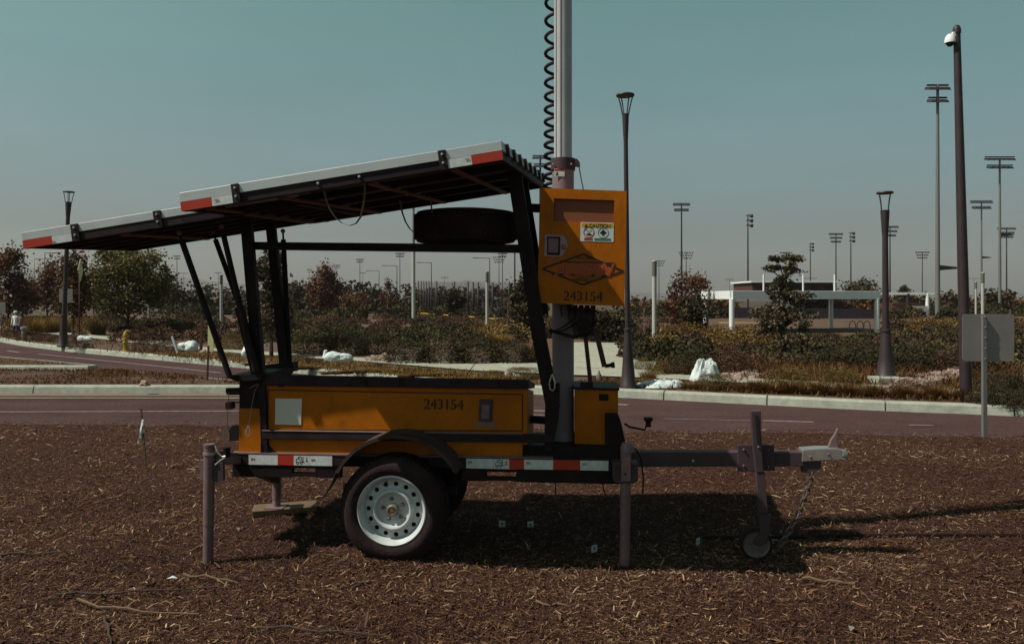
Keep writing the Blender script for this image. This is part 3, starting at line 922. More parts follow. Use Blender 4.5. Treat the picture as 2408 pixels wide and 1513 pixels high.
# wheels -------------------------------------------------------------------
WC = L(921, 1187, 0.10)
RT = (L(921, 1060, 0.10).z - L(921, 1314, 0.10).z) / 2
WC.z = RT - 0.002
def make_wheel(yo, far=False):
    """yo: outer face; the wheel axis lies across the trailer"""
    w = 0.20
    sgn = -1 if not far else 1
    c = Vector((WC.x, yo, WC.z))
    def Y(d): return d * (-sgn)        # depth inward from the outer face
    rr = RT * 0.655
    # rim: barrel with dished disc
    rim = MB()
    prof = [(rr, 0.012), (rr * 1.0, 0.004), (rr * 0.965, 0.0), (rr * 0.93, 0.012), (rr * 0.90, 0.030), (rr * 0.865, 0.036), (rr * 0.84, 0.060)]
    rim.lathe([(r, Y(h)) for r, h in prof], c, 'y', 64)
    rim.f = rim.f[:-2]; rim.sm = rim.sm[:-2]
    # holed annulus between two radii
    r0, r1, nh = rr * 0.84, rr * 0.60, 15
    rh, rhole = rr * 0.725, rr * 0.072
    d_out, d_in = 0.060, 0.050
    for k in range(nh):
        a0, a1 = 2 * math.pi * k / nh, 2 * math.pi * (k + 1) / nh
        am = (a0 + a1) / 2
        bnd = []
        for t in (0, .5, 1): bnd.append((r0, a0 + (a1 - a0) * t))
        bnd.append(((r0 + r1) / 2, a1))
        for t in (1, .5, 0): bnd.append((r1, a0 + (a1 - a0) * t))
        bnd.append(((r0 + r1) / 2, a0))
        pts_b = [(r * math.cos(a), r * math.sin(a), d_out + (d_in - d_out) * (r0 - r) / (r0 - r1)) for r, a in bnd]
        pts_h = []
        for (r, a) in bnd:
            x, z = r * math.cos(a) - rh * math.cos(am), r * math.sin(a) - rh * math.sin(am)
            ln = math.hypot(x, z)
            pts_h.append((rh * math.cos(am) + x / ln * rhole, rh * math.sin(am) + z / ln * rhole, (d_out + d_in) / 2))
        pts_i = [(x, z, d + 0.012) for x, z, d in pts_h]
        V = [(c.x + x, c.y + Y(d), c.z + z) for x, z, d in pts_b + pts_h + pts_i]
        Fs = [(i, (i + 1) % 8, (i + 1) % 8 + 8, i + 8) for i in range(8)] + [(i + 8, (i + 1) % 8 + 8, (i + 1) % 8 + 16, i + 16) for i in range(8)]
        rim.add(V, Fs, False)
    # raised ring then sunken nave
    prof = [(r1, 0.050), (rr * 0.56, 0.026), (rr * 0.53, 0.022), (rr * 0.49, 0.026), (rr * 0.46, 0.052), (rr * 0.40, 0.058), (rr * 0.17, 0.056), (rr * 0.16, 0.058)]
    b = len(rim.f)
    rim.lathe([(r, Y(h)) for r, h in prof], c, 'y', 48)
    rim.f.pop(b + 48 * (len(prof) - 1)); rim.sm.pop(b + 48 * (len(prof) - 1))
    wheel = part('wheel', rim, M['rim'], label='white steel rim with round vent holes on a black tyre' if not far else None)
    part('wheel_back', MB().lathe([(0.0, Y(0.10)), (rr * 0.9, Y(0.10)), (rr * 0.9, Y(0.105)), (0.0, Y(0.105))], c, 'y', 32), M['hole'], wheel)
    prof = [(rr * 0.99, 0.010), (rr * 1.03, 0.003), (rr * 1.12, -0.010), (rr * 1.24, -0.012), (rr * 1.36, 0.000), (RT * 0.955, 0.016), (RT * 0.985, 0.030), (RT * 0.992, 0.06),
            (RT * 0.992, 0.14), (RT * 0.985, 0.17), (RT * 0.955, 0.184), (rr * 1.36, 0.20), (rr * 1.2, 0.21), (rr * 0.99, 0.19)]
    tb = MB(); tb.lathe([(r, Y(h)) for r, h in prof], c, 'y', 72)
    tb.f = tb.f[:-2]; tb.sm = tb.sm[:-2]
    tyre = part('tyre', tb, M['rubber'], wheel)
    tr = MB()
    nb = 66
    for k in range(nb):
        for row, (d0, d1, off) in enumerate(((0.022, 0.058, 0.0), (0.064, 0.096, .5), (0.102, 0.136, 0.0), (0.142, 0.178, .5))):
            a = 2 * math.pi * (k + off) / nb
            hw = math.pi / nb * 0.72
            pts = []
            for rad in (RT * 0.965, RT * (1.0 if row in (1, 2) else 0.994)):
                for aa, dd in ((a - hw, d0), (a + hw, d0), (a + hw, d1), (a - hw, d1)):
                    pts.append((c.x + rad * math.cos(aa), c.y + Y(dd), c.z + rad * math.sin(aa)))
            tr.hexa(pts)
    o = part('tread', tr, M['rubber'], wheel)
    o['kind'] = 'stuff'
    for k in range(5):
        a = 2 * math.pi * k / 5 + 0.5
        p = c + Vector((rr * 0.30 * math.cos(a), Y(0.057), rr * 0.30 * math.sin(a)))
        part('lug_nut', MB().lathe([(0.012, Y(0.0)), (0.011, Y(-0.014)), (0.006, Y(-0.019)), (0.0, Y(-0.019))], p, 'y', 6, False), M['galv'], wheel)
    part('hub_cap', MB().lathe([(rr * 0.175, Y(0.058)), (rr * 0.175, Y(0.030)), (rr * 0.155, Y(0.018)), (rr * 0.12, Y(0.014)), (rr * 0.11, Y(0.022)), (rr * 0.05, Y(0.022)), (rr * 0.04, Y(0.016)), (0.0, Y(0.016))], c, 'y', 24), M['brass'], wheel)
    p = c + Vector((rr * 0.80 * math.cos(1.83), Y(0.05), rr * 0.80 * math.sin(1.83)))
    part('valve', MB().tube([p, p + Vector((0, Y(-0.03), -0.006))], 0.005, 6), M['ink'], wheel)
    return wheel
make_wheel(0.085)
make_wheel(1.05, True)
part('axle', MB().tube([(WC.x, 0.2, WC.z), (WC.x, 0.95, WC.z)], 0.03, 12), M['black'])
for yy in (0.31, 0.83):
    part('leaf_spring', MB().beam((WC.x - 0.36, yy, WC.z + 0.08), (WC.x + 0.36, yy, WC.z + 0.08), 0.05, 0.05), M['black'])

# fenders -----------------------------------------------------------------
def fender(y0, y1, flap):
    RF = 164 / SC(921, 0.05)
    c = Vector((L(932, 1180, 0.05).x, 0, L(932, 1182, 0.05).z))
    n = 22
    ang = [R(154 - (154 - 28) * i / n) for i in range(n + 1)]
    mb = MB()
    vs = []
    prof = [(RF - 0.020, y0), (RF, y0), (RF, y1), (RF - 0.004, y1), (RF - 0.004, y0 + 0.004), (RF - 0.020, y0 + 0.004)]
    for a in ang:
        for r, y in prof:
            vs.append((c.x + r * math.cos(a), y, c.z + r * math.sin(a) * 0.97))
    m = len(prof)
    fs = [(i * m + e, i * m + (e + 1) % m, (i + 1) * m + (e + 1) % m, (i + 1) * m + e) for i in range(n) for e in range(m)]
    fs += [tuple(range(m)), tuple(n * m + e for e in range(m - 1, -1, -1))]
    mb.add(vs, fs)
    f = part('fender', mb, M['fender'])
    if flap:
        a = ang[0]
        p = Vector((c.x + RF * math.cos(a), 0, c.z + RF * math.sin(a) * 0.97))
        q = L(745, 1186, 0.06)
        fl = MB()
        vv = []
        for t in np.linspace(0, 1, 9):
            x = p.x + (q.x - p.x) * t; z = p.z + (q.z - p.z) * t
            x += 0.012 * math.sin(t * math.pi)
            w = 0.13 * (1 - t) + 0.008
            vv += [(x, y0 + 0.002, z), (x, y0 + w, z), (x + 0.006, y0 + w, z + 0.002), (x + 0.006, y0 + 0.002, z + 0.002)]
        ff = [(4 * i + e, 4 * i + (e + 1) % 4, 4 * i + 4 + (e + 1) % 4, 4 * i + 4 + e) for i in range(8) for e in range(4)] + [(0, 1, 2, 3), (35, 34, 33, 32)]
        fl.add(vv, ff)
        part('mud_flap', fl, M['fender'], f)
fender(0.05, 0.30, True)
fender(0.84, 1.08, False)

# tongue, coupler, caster jack and chain -------------------------------------
YT = 0.46
part('tongue_beam', MB().prism(LQ([(1440, 1062), (1890, 1063), (1890, 1096), (1440, 1097)], YT), YT, YT + 0.09), M['tongue'], bevel=0.004)
part('tongue_bolt', MB().lathe([(0.0, -0.006), (0.008, -0.006), (0.008, 0.0)], L(1629, 1082, YT), 'y', 8), M['zinc'])
cp = part('coupler', MB().prism(LQ([(1886, 1056), (1925, 1053), (1968, 1053), (1978, 1056), (1980, 1076), (1991, 1080), (1884, 1085)], YT), YT - 0.004, YT + 0.094), M['zinc'], bevel=0.008)
part('coupler_socket', MB().lathe([(0.035, -0.03), (0.045, -0.02), (0.048, 0.01), (0.036, 0.032), (0.0, 0.036)], L(1974, 1068, YT + 0.045), 'z', 20), M['zinc'], cp)
plate('coupler_latch', [(1949, 1055), (1956, 1036), (1966, 1020), (1972, 1008), (1975, 1010), (1970, 1034), (1974, 1055)], YT + 0.02, YT + 0.05, M['galv'], cp, bevel=0.003, ref=YT)
plate('coupler_block', [(1887, 1086), (1932, 1085), (1931, 1100), (1915, 1113), (1890, 1113)], YT + 0.01, YT + 0.08, M['tongue'], cp, ref=YT)
for x, y in ((1905, 1074), (1948, 1068)):
    part('coupler_bolt', MB().lathe([(0.0, -0.010), (0.008, -0.008), (0.009, 0.0)], L(x, y, YT - 0.004), 'y', 8), M['galv'], cp)
cj = plate('caster_jack', [(1766, 966), (1789, 965), (1791, 1045), (1795, 1110), (1778, 1110), (1770, 1045)], 0.39, 0.44, M['tongue'], bevel=0.004, ref=0.39)
plate('jack_clamp', [(1734, 1045), (1820, 1046), (1822, 1106), (1735, 1108)], 0.441, 0.459, M['tongue'], cj, bevel=0.003, ref=0.44)
plate('jack_slot', [(1774, 975), (1781, 975), (1786, 1042), (1780, 1042)], 0.386, 0.3895, M['ink'], cj, ref=0.388)
for x, y in ((1748, 1056), (1748, 1094), (1806, 1056), (1806, 1096), (1783, 1050)):
    part('clamp_bolt', MB().lathe([(0.0, -0.012), (0.006, -0.010), (0.007, 0.0)], L(x, y, 0.44 if x != 1783 else 0.388), 'y', 8), M['galv'], cj)
plate('jack_leg', [(1778, 1110), (1798, 1110), (1806, 1212), (1784, 1212)], 0.395, 0.435, M['tongue'], cj, bevel=0.003, ref=0.395)
plate('jack_fork', [(1786, 1208), (1812, 1208), (1806, 1262), (1790, 1282), (1776, 1282), (1768, 1274), (1786, 1252)], 0.372, 0.388, M['tongue'], cj, bevel=0.003, ref=0.38)
cwc = L(1776, 1270, 0.41)
crr = (L(1776, 1232, 0.41).z - L(1776, 1308, 0.41).z) / 2
cwc.z = crr
cwt = MB().lathe([(crr * .74, -.026), (crr * .92, -.032), (crr, -.020), (crr, .020), (crr * .92, .032), (crr * .74, .026)], cwc, 'y', 32)
cwt.f = cwt.f[:-2]; cwt.sm = cwt.sm[:-2]
cw = part('caster_wheel', cwt, M['rubber'], cj)
cwb = MB()
cwb.lathe([(0.0, -.010), (crr * .25, -.014), (crr * .30, -.004), (crr * .66, -.004), (crr * .70, -.022), (crr * .80, -.030), (crr * .80, .02), (0.0, .02)], cwc, 'y', 32)
part('caster_rim', cwb, nmat('caster_grey', (0.19, 0.145, 0.14), 0.5, var=0.15, dirt=(0.15, 0.10, 0.09), dirt_amt=0.5, dirt_scale=30), cj)
for k in range(6):
    a = k * math.pi / 3
    part('rim_rib', MB().beam(cwc + Vector((crr * .26 * math.cos(a), -.012, crr * .26 * math.sin(a))), cwc + Vector((crr * .7 * math.cos(a), -.014, crr * .7 * math.sin(a))), .008, .012), M['galv'], cj)
# safety chain of separate links
cpts = [(1908, 1110), (1904, 1130), (1895, 1160), (1884, 1190), (1872, 1217), (1858, 1243), (1845, 1266), (1832, 1290)]
cl = [L(x, y, YT + 0.02) for x, y in cpts]
fine = []
for a, b in zip(cl[:-1], cl[1:]):
    for t in np.linspace(0, 1, 8, endpoint=False):
        fine.append(a + (b - a) * t)
fine.append(cl[-1])
chain = empty('safety_chain'); chain.parent = trailer
dist, idx, links = 0.0, 0, []
cum = [0.0]
for a, b in zip(fine[:-1], fine[1:]): cum.append(cum[-1] + (b - a).length)
def at_len(s):
    for i in range(len(cum) - 1):
        if cum[i] <= s <= cum[i + 1]:
            return fine[i] + (fine[i + 1] - fine[i]) * ((s - cum[i]) / max(1e-6, cum[i + 1] - cum[i]))
    return fine[-1]
pitch = 0.034
nl = int(cum[-1] / pitch)
lk = MB()
oval = [(0.025 * math.cos(t), 0.0145 * math.sin(t)) for t in np.linspace(0, 2 * math.pi, 13)]
lk.tube([(x, y, 0) for x, y in oval], 0.0062, 6, caps=False)
link_me = lk.mesh('chain_link')
link_me.materials.append(nmat('chain_steel', (0.13, 0.095, 0.085), 0.45, metal=0.5, var=0.3, scale=60))
for k in range(nl):
    p0, p1 = at_len(k * pitch), at_len((k + 1) * pitch)
    d = (p1 - p0).normalized()
    o = bpy.data.objects.new('chain_link', link_me); col.objects.link(o)
    o.parent = chain
    q = d.to_track_quat('X', 'Z') @ Matrix.Rotation(math.pi / 2 * (k % 2), 3, 'X').to_quaternion()
    o.rotation_mode = 'QUATERNION'; o.rotation_quaternion = q
    o.location = (p0 + p1) / 2
rod('wiring_hose', [(1478, 1050, 0.30), (1496, 1056, 0.28), (1507, 1080, 0.28), (1512, 1120, 0.28), (1511, 1160, 0.29)], 0.005, M['black'])
rod('wiring_hose', [(1415, 1130, 0.4), (1419, 1150, 0.4), (1424, 1163, 0.4)], 0.004, M['black'])
rod('wiring_hose', [(1306, 1128, 0.4), (1306, 1162, 0.4)], 0.004, M['black'])

# mast -----------------------------------------------------------------------
MX = 1323.5
def mast_tube(name, y0, y1, wpx, mat, yl=YC, parent=trailer, z1=None, n=40, x0=None, x1=None):
    a, b = L(x0 or MX, y0, yl), L(x1 or MX, y1, yl)
    if z1 is not None: b.z = z1
    return part(name, MB().tube([a, b], wpx / 2 / SC(MX, yl), n), mat, parent)
M['mast_low'] = nmat('lower_mast_grey', (0.21, 0.165, 0.175), 0.5, var=0.08, scale=2, spec=0.25, dirt=(0.13, 0.09, 0.095), dirt_amt=0.4)
lm = mast_tube('lower_mast', 1046, 398, 51, M['mast_low'])
um = mast_tube('upper_mast', 420, 0, 42, M['mast'], z1=5.6)
topz = 5.6
for xx in (1308, 1319):
    a = L(xx, 375, YC)
    r = 21.3 / SC(MX, YC); mx = L(MX, 375, YC).x
    dx = a.x - mx
    dy = math.sqrt(max(0, r * r - dx * dx))
    part('mast_groove', MB().beam((a.x, YC - dy, L(xx, 377, YC).z), (a.x, YC - dy, topz - 0.02), 0.006, 0.004), M['groove'], um)
part('mast_base', MB().box(L(1293, 1040, YC).x, L(1356, 1040, YC).x, 0.47, 0.67, L(1323, 1056, YC).z, L(1323, 1040, YC).z), M['tongue'], lm)
part('mast_skirt', MB().tube([L(MX, 1044, YC), L(MX, 1012, YC)], [0.085, 0.071], 28), M['mast_low'], lm)
clp = mast_tube('mast_collar', 401, 374, 57, M['tongue'], parent=lm)
part('collar_bracket', MB().prism(LQ([(1346, 374), (1356, 374), (1363, 382), (1364, 392), (1346, 392)], YC), YC - 0.02, YC + 0.02), M['galv'], lm, bevel=0.004)
rod('hoist_cable', [(1361, 392, YC), (1366, 420, YC), (1372, 450, YC)], 0.004, M['galv'], lm, 6)
for xx in (1300, 1343):
    part('collar_bolt', MB().lathe([(0.0, -0.008), (0.006, -0.006), (0.007, 0.004)], L(xx, 386, YC - 0.07), 'y', 8), M['zinc'], lm)
stx = plate('warning_sticker', [(1303, 396), (1327, 396.5), (1327, 415), (1303, 414.5)], YC - 0.0735, YC - 0.0725, M['white'], lm, ref=YC - 0.073)
plate('sticker_band', [(1304, 397), (1326, 397.4), (1326, 402), (1304, 401.6)], YC - 0.0745, YC - 0.0737, M['red'], stx, ref=YC - 0.073)
plate('sticker_figure', [(1306, 412), (1309, 405), (1312, 405), (1311, 409), (1313, 412)], YC - 0.0745, YC - 0.0737, M['ink'], stx, ref=YC - 0.073)
# lamp cross-arm at the mast head, above the frame
hd = part('lamp_crossarm', MB().beam((L(MX, 0, YC).x - 0.55, YC, topz), (L(MX, 0, YC).x + 0.55, YC, topz), 0.06, 0.06), M['galv'])
# coiled cable beside the mast; the coils close up towards the bottom
cp_ = []
cxl = L(1303, 200, YC + 0.075)
rc = 19.5 / SC(1303, YC + 0.07)
zt, zb = 5.4, L(1303, 445, YC).z
z, a = zb, 0.0
while z < zt:
    f = (z - zb) / (L(1303, 0, YC).z - zb)
    pitch = (22.5 + 21 * min(f, 1.3) ** 1.2) / SC(1303, YC)
    cp_.append((cxl.x + rc * (1.18 - 0.14 * min(f, 1.4)) * math.cos(a), cxl.y + rc * math.sin(a), z))
    a += 2 * math.pi / 16
    z += pitch / 16
part('coiled_cable', MB().tube(cp_, 0.0115, 7), M['lid'])

# control box --------------------------------------------------------------------
Y0, Y1 = 0.34, 0.485
cb_q = [(1271, 443), (1473, 450), (1467, 719), (1263, 712)]
cb = plate('control_box', cb_q, Y0 + 0.004, Y1, M['yellow'], bevel=0.004, ref=Y0)
# door skin around the sunken window
def door_pts(u, v):
    (ax, ay), (bx, by), (cx_, cy_), (dx, dy) = cb_q
    x = (ax * (1 - u) + bx * u) * (1 - v) + (dx * (1 - u) + cx_ * u) * v
    y = (ay * (1 - u) + by * u) * (1 - v) + (dy * (1 - u) + cy_ * u) * v
    return (x, y)
wu0, wu1, wv0, wv1 = 0.16, 0.858, 0.085, 0.285
door = MB()
for u0, u1, v0, v1 in ((0, 1, 0, wv0), (0, 1, wv1, 1), (0, wu0, wv0, wv1), (wu1, 1, wv0, wv1)):
    door.prism(LQ([door_pts(u0, v0), door_pts(u1, v0), door_pts(u1, v1), door_pts(u0, v1)], Y0), Y0 - 0.020, Y0 + 0.003)
part('box_door', door, M['yellow'], cb)
plate('window_recess', [door_pts(wu0, wv0), door_pts(wu1, wv0), door_pts(wu1, wv1), door_pts(wu0, wv1)], Y0 + 0.0015, Y0 + 0.0035, M['yellow_in'], cb, ref=Y0)
YD = Y0 - 0.020
lb = plate('caution_label', [(1365, 522), (1443, 524), (1442, 569), (1364, 567)], YD - 0.002, YD - 0.0003, M['white'], cb, ref=YD)
lab_y = nmat('label_yellow', (0.50, 0.30, 0.03), 0.5)
plate('caution_band', [(1367, 524), (1441, 525.7), (1441, 536), (1367, 534.3)], YD - 0.0028, YD - 0.0021, lab_y, lb, ref=YD)
text('caution_text', 'CAUTION', 1385, 525.5, 1434, 534, YD - 0.0029, M['ink'], lb)
plate('caution_triangle', [(1373, 534), (1378, 526), (1383, 534)], YD - 0.0036, YD - 0.003, M['ink'], lb, ref=YD)
def ring_mark(cx, cy, r, mat, wpx=1.4, slash=False):
    mb = MB()
    pts = [L(cx + r * math.cos(t), cy + r * math.sin(t), YD - 0.003) for t in np.linspace(0, 2 * math.pi, 21)]
    for a, b in zip(pts[:-1], pts[1:]): mb.beam(a, b, wpx / 400, 0.0008)
    if slash: mb.beam(L(cx - r * .7, cy - r * .7, YD - 0.003), L(cx + r * .7, cy + r * .7, YD - 0.003), wpx / 400, 0.0007)
    part('pictogram_ring', mb, mat, lb)
ring_mark(1384, 546, 12, nmat('label_maroon', (0.16, 0.03, 0.03), 0.6), 1.8, True)
ring_mark(1418, 547, 12, M['green'], 1.3)
plate('pictogram', [(1410, 546), (1414, 544), (1416, 540), (1420, 540), (1422, 544), (1426, 546), (1424, 550), (1421, 550), (1421, 554), (1415, 554), (1415, 550), (1411, 550)], YD - 0.0028, YD - 0.0021, M['ink'], lb, ref=YD)
plate('pictogram', [(1377, 550), (1385, 548), (1391, 551), (1388, 554), (1379, 553)], YD - 0.0028, YD - 0.0021, M['ink'], lb, ref=YD)
plate('pictogram', [(1384, 541), (1390, 539), (1392, 544), (1386, 545)], YD - 0.0028, YD - 0.0021, lab_y, lb, ref=YD)
plate('label_bar', [(1373, 559), (1393, 559.5), (1393, 565.5), (1373, 565)], YD - 0.0028, YD - 0.0021, M['red'], lb, ref=YD)
plate('label_bar', [(1397, 559.5), (1436, 560.5), (1436, 566.5), (1397, 565.5)], YD - 0.0028, YD - 0.0021, M['green'], lb, ref=YD)
lt = plate('box_latch', [(1281, 551), (1326, 553), (1333, 566), (1335, 580), (1322, 604), (1279, 603)], YD - 0.006, YD - 0.0003, nmat('latch_plate', (0.30, 0.19, 0.19), 0.4, metal=0.5, var=0.15), cb, bevel=0.002, ref=YD)
plate('latch_frame', [(1286, 556), (1317, 557), (1316, 600), (1286, 599)], YD - 0.010, YD - 0.0062, M['dark'], lt, ref=YD)
plate('latch_paddle', [(1289, 560), (1313, 561), (1312, 595), (1289, 594)], YD - 0.016, YD - 0.0102, M['galv'], lt, bevel=0.002, ref=YD)
part('latch_lock', MB().lathe([(0.0, -0.010), (0.012, -0.010), (0.015, -0.004), (0.016, 0.0)], L(1325, 580, YD - 0.006), 'y', 14), M['galv'], lt)
plate('scrape_patch', [(1298, 606), (1305, 607), (1308, 616), (1304, 618)], YD - 0.001, YD - 0.0003, M['galv'], cb, ref=YD)
# diamond emblem
lg = MB()
tip = [(1268, 632), (1372, 596), (1468, 636), (1368, 670)]
dm = [(1275, 631.5), (1371, 597), (1465, 637), (1369, 669)]
for a, b in zip(dm, dm[1:] + dm[:1]):
    lg.beam(L(*a, YD - 0.002), L(*b, YD - 0.002), 4.2 / 395, 0.0016)
lg.beam(L(1316, 615, YD - 0.002), L(1445, 619, YD - 0.002), 3.5 / 395, 0.0014)
lg.beam(L(1296, 644, YD - 0.002), L(1427, 649, YD - 0.002), 4.5 / 395, 0.0014)
lg.beam(L(1445, 618, YD - 0.002), L(1428, 650, YD - 0.002), 3.5 / 395, 0.0014)
maroon_ink = nmat('emblem_outline', (0.030, 0.008, 0.007), 0.6)
emb = part('emblem', lg, maroon_ink, cb)
text('emblem_outline', 'AHERN', 1303, 616.5, 1446, 646, YD - 0.0022, nmat('emblem_pale', (0.30, 0.17, 0.11), 0.6), emb, shear=0.35, offset=0.035)
text('emblem_letters', 'AHERN', 1305, 617.5, 1444, 645, YD - 0.0038, M['redink'], emb, shear=0.35, offset=0.010)
text('emblem_letters', 'SINCE 1953', 1356, 603, 1388, 610, YD - 0.0022, M['stencil'], emb)
text('emblem_letters', 'RENTALS', 1349, 652, 1389, 661.5, YD - 0.0022, M['stencil'], emb)
text('unit_number', '243154', 1325, 683, 1417, 706, YD - 0.0012, M['stencil'], cb, offset=0.012, bridges=True)
bar('box_support', (1228, 487), (1275, 489), 19, 0.50, 0.05, M['black'])
# glands, cables and winch under the box
for k, x in enumerate((1338, 1352, 1366, 1380, 1394)):
    part('cable_gland', MB().lathe([(0.016, 0.0), (0.016, -0.022), (0.010, -0.030), (0.010, -0.05), (0.0, -0.05)], L(x, 716 + k * 0.4, 0.42), 'z', 10), M['black'], cb)
plate('winch_plate', [(1334, 722), (1400, 724), (1398, 792), (1348, 790)], 0.46, 0.49, M['tongue'], ref=0.46)
part('winch_drum', MB().lathe([(0.05, -0.05), (0.05, -0.04), (0.03, -0.04), (0.03, 0.04), (0.05, 0.04), (0.05, 0.05)], L(1372, 765, 0.44), 'y', 18), M['black'])
for pts, r in ((((1394, 728), (1396, 760), (1380, 786), (1350, 792), (1310, 782), (1290, 775)), 0.010), (((1366, 735), (1362, 750), (1345, 765), (1320, 778), (1296, 780)), 0.005), (((1352, 735), (1350, 748), (1340, 757), (1318, 772), (1292, 782)), 0.005),
               (((1380, 735), (1376, 750), (1382, 766), (1376, 780)), 0.004), (((1338, 735), (1336, 744), (1339, 755)), 0.004), (((1398, 735), (1404, 750), (1394, 765)), 0.004), (((1320, 718), (1318, 728), (1322, 745)), 0.004)):
    rod('cable', [(x, y, 0.44 - 0.006 * i) for i, (x, y) in enumerate(pts)], r, M['black'], n=7)
bar('winch_lever', (1376, 790), (1389, 910), 10, 0.46, 0.02, M['fender'])
bar('crank_arm', (1400, 775), (1421, 862), 12, 0.40, 0.012, M['fender'])
part('crank_grip', MB().tube([L(1422, 860, 0.40), L(1436, 858, 0.40), L(1437, 858, 0.40), L(1445, 857, 0.40)], [0.012, 0.012, 0.018, 0.018], 12), M['black'])
plate('winch_foot', [(1364, 898), (1394, 899), (1394, 918), (1364, 917)], 0.45, 0.50, M['dark'], ref=0.45)

# rack: hoops, cross bars and struts ---------------------------------------------------
YH0, YH1 = 0.30, 0.80
bar('rack_post', (574, 500), (607, 885), 25, YH0, 0.05, M['black'])
bar('rack_post', (632, 512), (668, 880), 21, YH1, 0.05, M['black'])
def post_path(pts, yl, w):
    for (x0, y0), (x1, y1) in zip(pts[:-1], pts[1:]):
        bar('rack_post', (x0, y0), (x1, y1), w, yl, 0.05, M['black'])
post_path([(1207, 398), (1232, 560), (1268, 800), (1300, 960)], YH0, 33)
post_path([(1224, 420), (1247, 560), (1274, 740)], YH1, 30)
plate('rack_foot', [(1283, 905), (1316, 900), (1313, 985), (1302, 1030), (1300, 1062), (1280, 1062), (1280, 985)], 0.31, 0.36, M['black'], bevel=0.004, ref=0.31)
bar('cross_bar', (575, 577), (1240, 584), 18, YH0 + 0.055, 0.05, M['black'])
bar('cross_bar', (640, 579), (1250, 586), 16, YH1 - 0.06, 0.05, M['black'])
bar('end_bar', (1236, 985), (1300, 990), 17, 0.50, 0.05, M['black'])
plate('rack_clip', [(1222, 592), (1238, 588), (1246, 640), (1232, 652)], YH0 - 0.012, YH0 - 0.001, M['black'], ref=YH0)
carabiner([(1297, 880), (1291, 900), (1293, 914), (1299, 918), (1304, 912), (1304, 898), (1298, 879)], 0.29)
def strut(x0, y0, x1, y1, yl, wpx, rodlen=0.08):
    a, b = L(x0, y0, yl), L(x1, y1, yl)
    r = wpx / 2 / SC(x0, yl)
    mb = MB()
    c = a + (b - a) * rodlen
    mb.tube([a, c], r * 0.4, 8)
    mb.tube([c, b], r, 12)
    s = part('gas_strut', mb, M['black'])
    part('strut_ball', MB().lathe([(0.0, -r * .9), (r * .8, -r * .5), (r * .9, 0), (r * .8, r * .5), (0.0, r * .9)], a, 'y', 10), M['galv'], s)
strut(421, 548, 541, 888, 0.20, 14, 0.06)
strut(500, 545, 566, 728, 0.78, 12, 0.10)
strut(521, 533, 600, 872, 0.22, 13, 0.05)
strut(665, 543, 682, 878, 0.84, 12, 0.06)
bar('strut_sleeve', (560, 722), (600, 880), 20, 0.27, 0.03, M['black'])

# solar panels -----------------------------------------------------------------------------
def solar(near_tl, near_tr, yn, yf, rise, skew, hw_px, hb_px, plates, tapes, name_label, battens, purlins, bolts=()):
    """two stacked frames: white module edge above, dark carrier below"""
    a, b = L(*near_tl, yn), L(*near_tr, yn)
    s = SC(near_tl[0], yn)
    hw, hb = hw_px / s, hb_px / s
    ax = (b - a).normalized()
    nrm = Vector((-ax.z, 0, ax.x))
    acr = Vector((skew, yf - yn, rise))
    W = acr.length
    def P(u, v, d):       # u along the edge, v across, d below the top surface
        return a + (b - a) * u + acr * v - nrm * d
    def blk(u0, u1, v0, v1, d0, d1, name, mat, parent, bevel=0.0):
        pts = [P(u0, v0, d1), P(u1, v0, d1), P(u1, v1, d1), P(u0, v1, d1), P(u0, v0, d0), P(u1, v0, d0), P(u1, v1, d0), P(u0, v1, d0)]
        return part(name, MB().hexa(pts), mat, parent, bevel)
    Lx = (b - a).length
    e = 0.035 / Lx; ev = 0.03 / W
    root = blk(e, 1 - e, ev, 1 - ev, 0.002, hw * 0.55, 'solar_panel', M['back'], trailer)
    root['label'] = name_label
    blk(e, 1 - e, ev, 1 - ev, -0.001, 0.0018, 'glass', M['solar'], root)
    for args in ((0, 1, 0, ev), (0, 1, 1 - ev, 1), (0, e, ev, 1 - ev), (1 - e, 1, ev, 1 - ev), (0.5 - e * .8, 0.5 + e * .8, ev, 1 - ev)):
        blk(*args, -0.003, hw, 'module_frame', M['alu'], root, 0.002)
    g = 0.0015
    for args in ((0.002, 0.998, 0.004, 0.028), (0.002, 0.998, 0.972, 0.996)):
        blk(*args, hw + g, hw + hb, 'carrier_frame', M['lid'], root, 0.003)
    for v in purlins:
        blk(0.005, 0.995, v - 0.012, v + 0.012, hw + g + 0.004, hw + hb * 0.9, 'purlin', M['lid'], root)
    for u in battens:
        blk(u - 0.008, u + 0.008, 0.03, 0.97, hw + hb * 0.9, hw + hb * 1.15, 'batten', M['batten'], root)
    for u in (0.004, 0.985):
        blk(u, u + 0.012, 0.03, 0.97, hw + g, hw + hb * .95, 'carrier_frame', M['lid'], root)
    for u in plates:
        pu = 9.0 / s / Lx
        blk(u - pu, u + pu, -0.010 / W, -0.001 / W, -0.002, hw + hb + 0.002, 'clamp_plate', M['dark'], root)
        for d in (hw * 0.42, hw + hb * 0.35):
            p = P(u, 0, d); p.y -= 0.012
            part('bolt', MB().lathe([(0.0, -0.006), (0.006, -0.005), (0.008, 0.0)], p, 'y', 8), M['zinc'], root)
    for u0, u1, c in tapes:
        blk(u0, u1, -0.004 / W, -0.0005 / W + 0.004, hw + 0.002, hw + hb - 0.002, 'reflective_tape', M[c], root)
    for u in bolts:
        p = P(u, 0, hw + hb * 0.35)
        part('bolt', MB().lathe([(0.0, -0.008), (0.007, -0.006), (0.009, 0.004)], p, 'y', 8), M['zinc'], root)
    return root, P, hw, hb

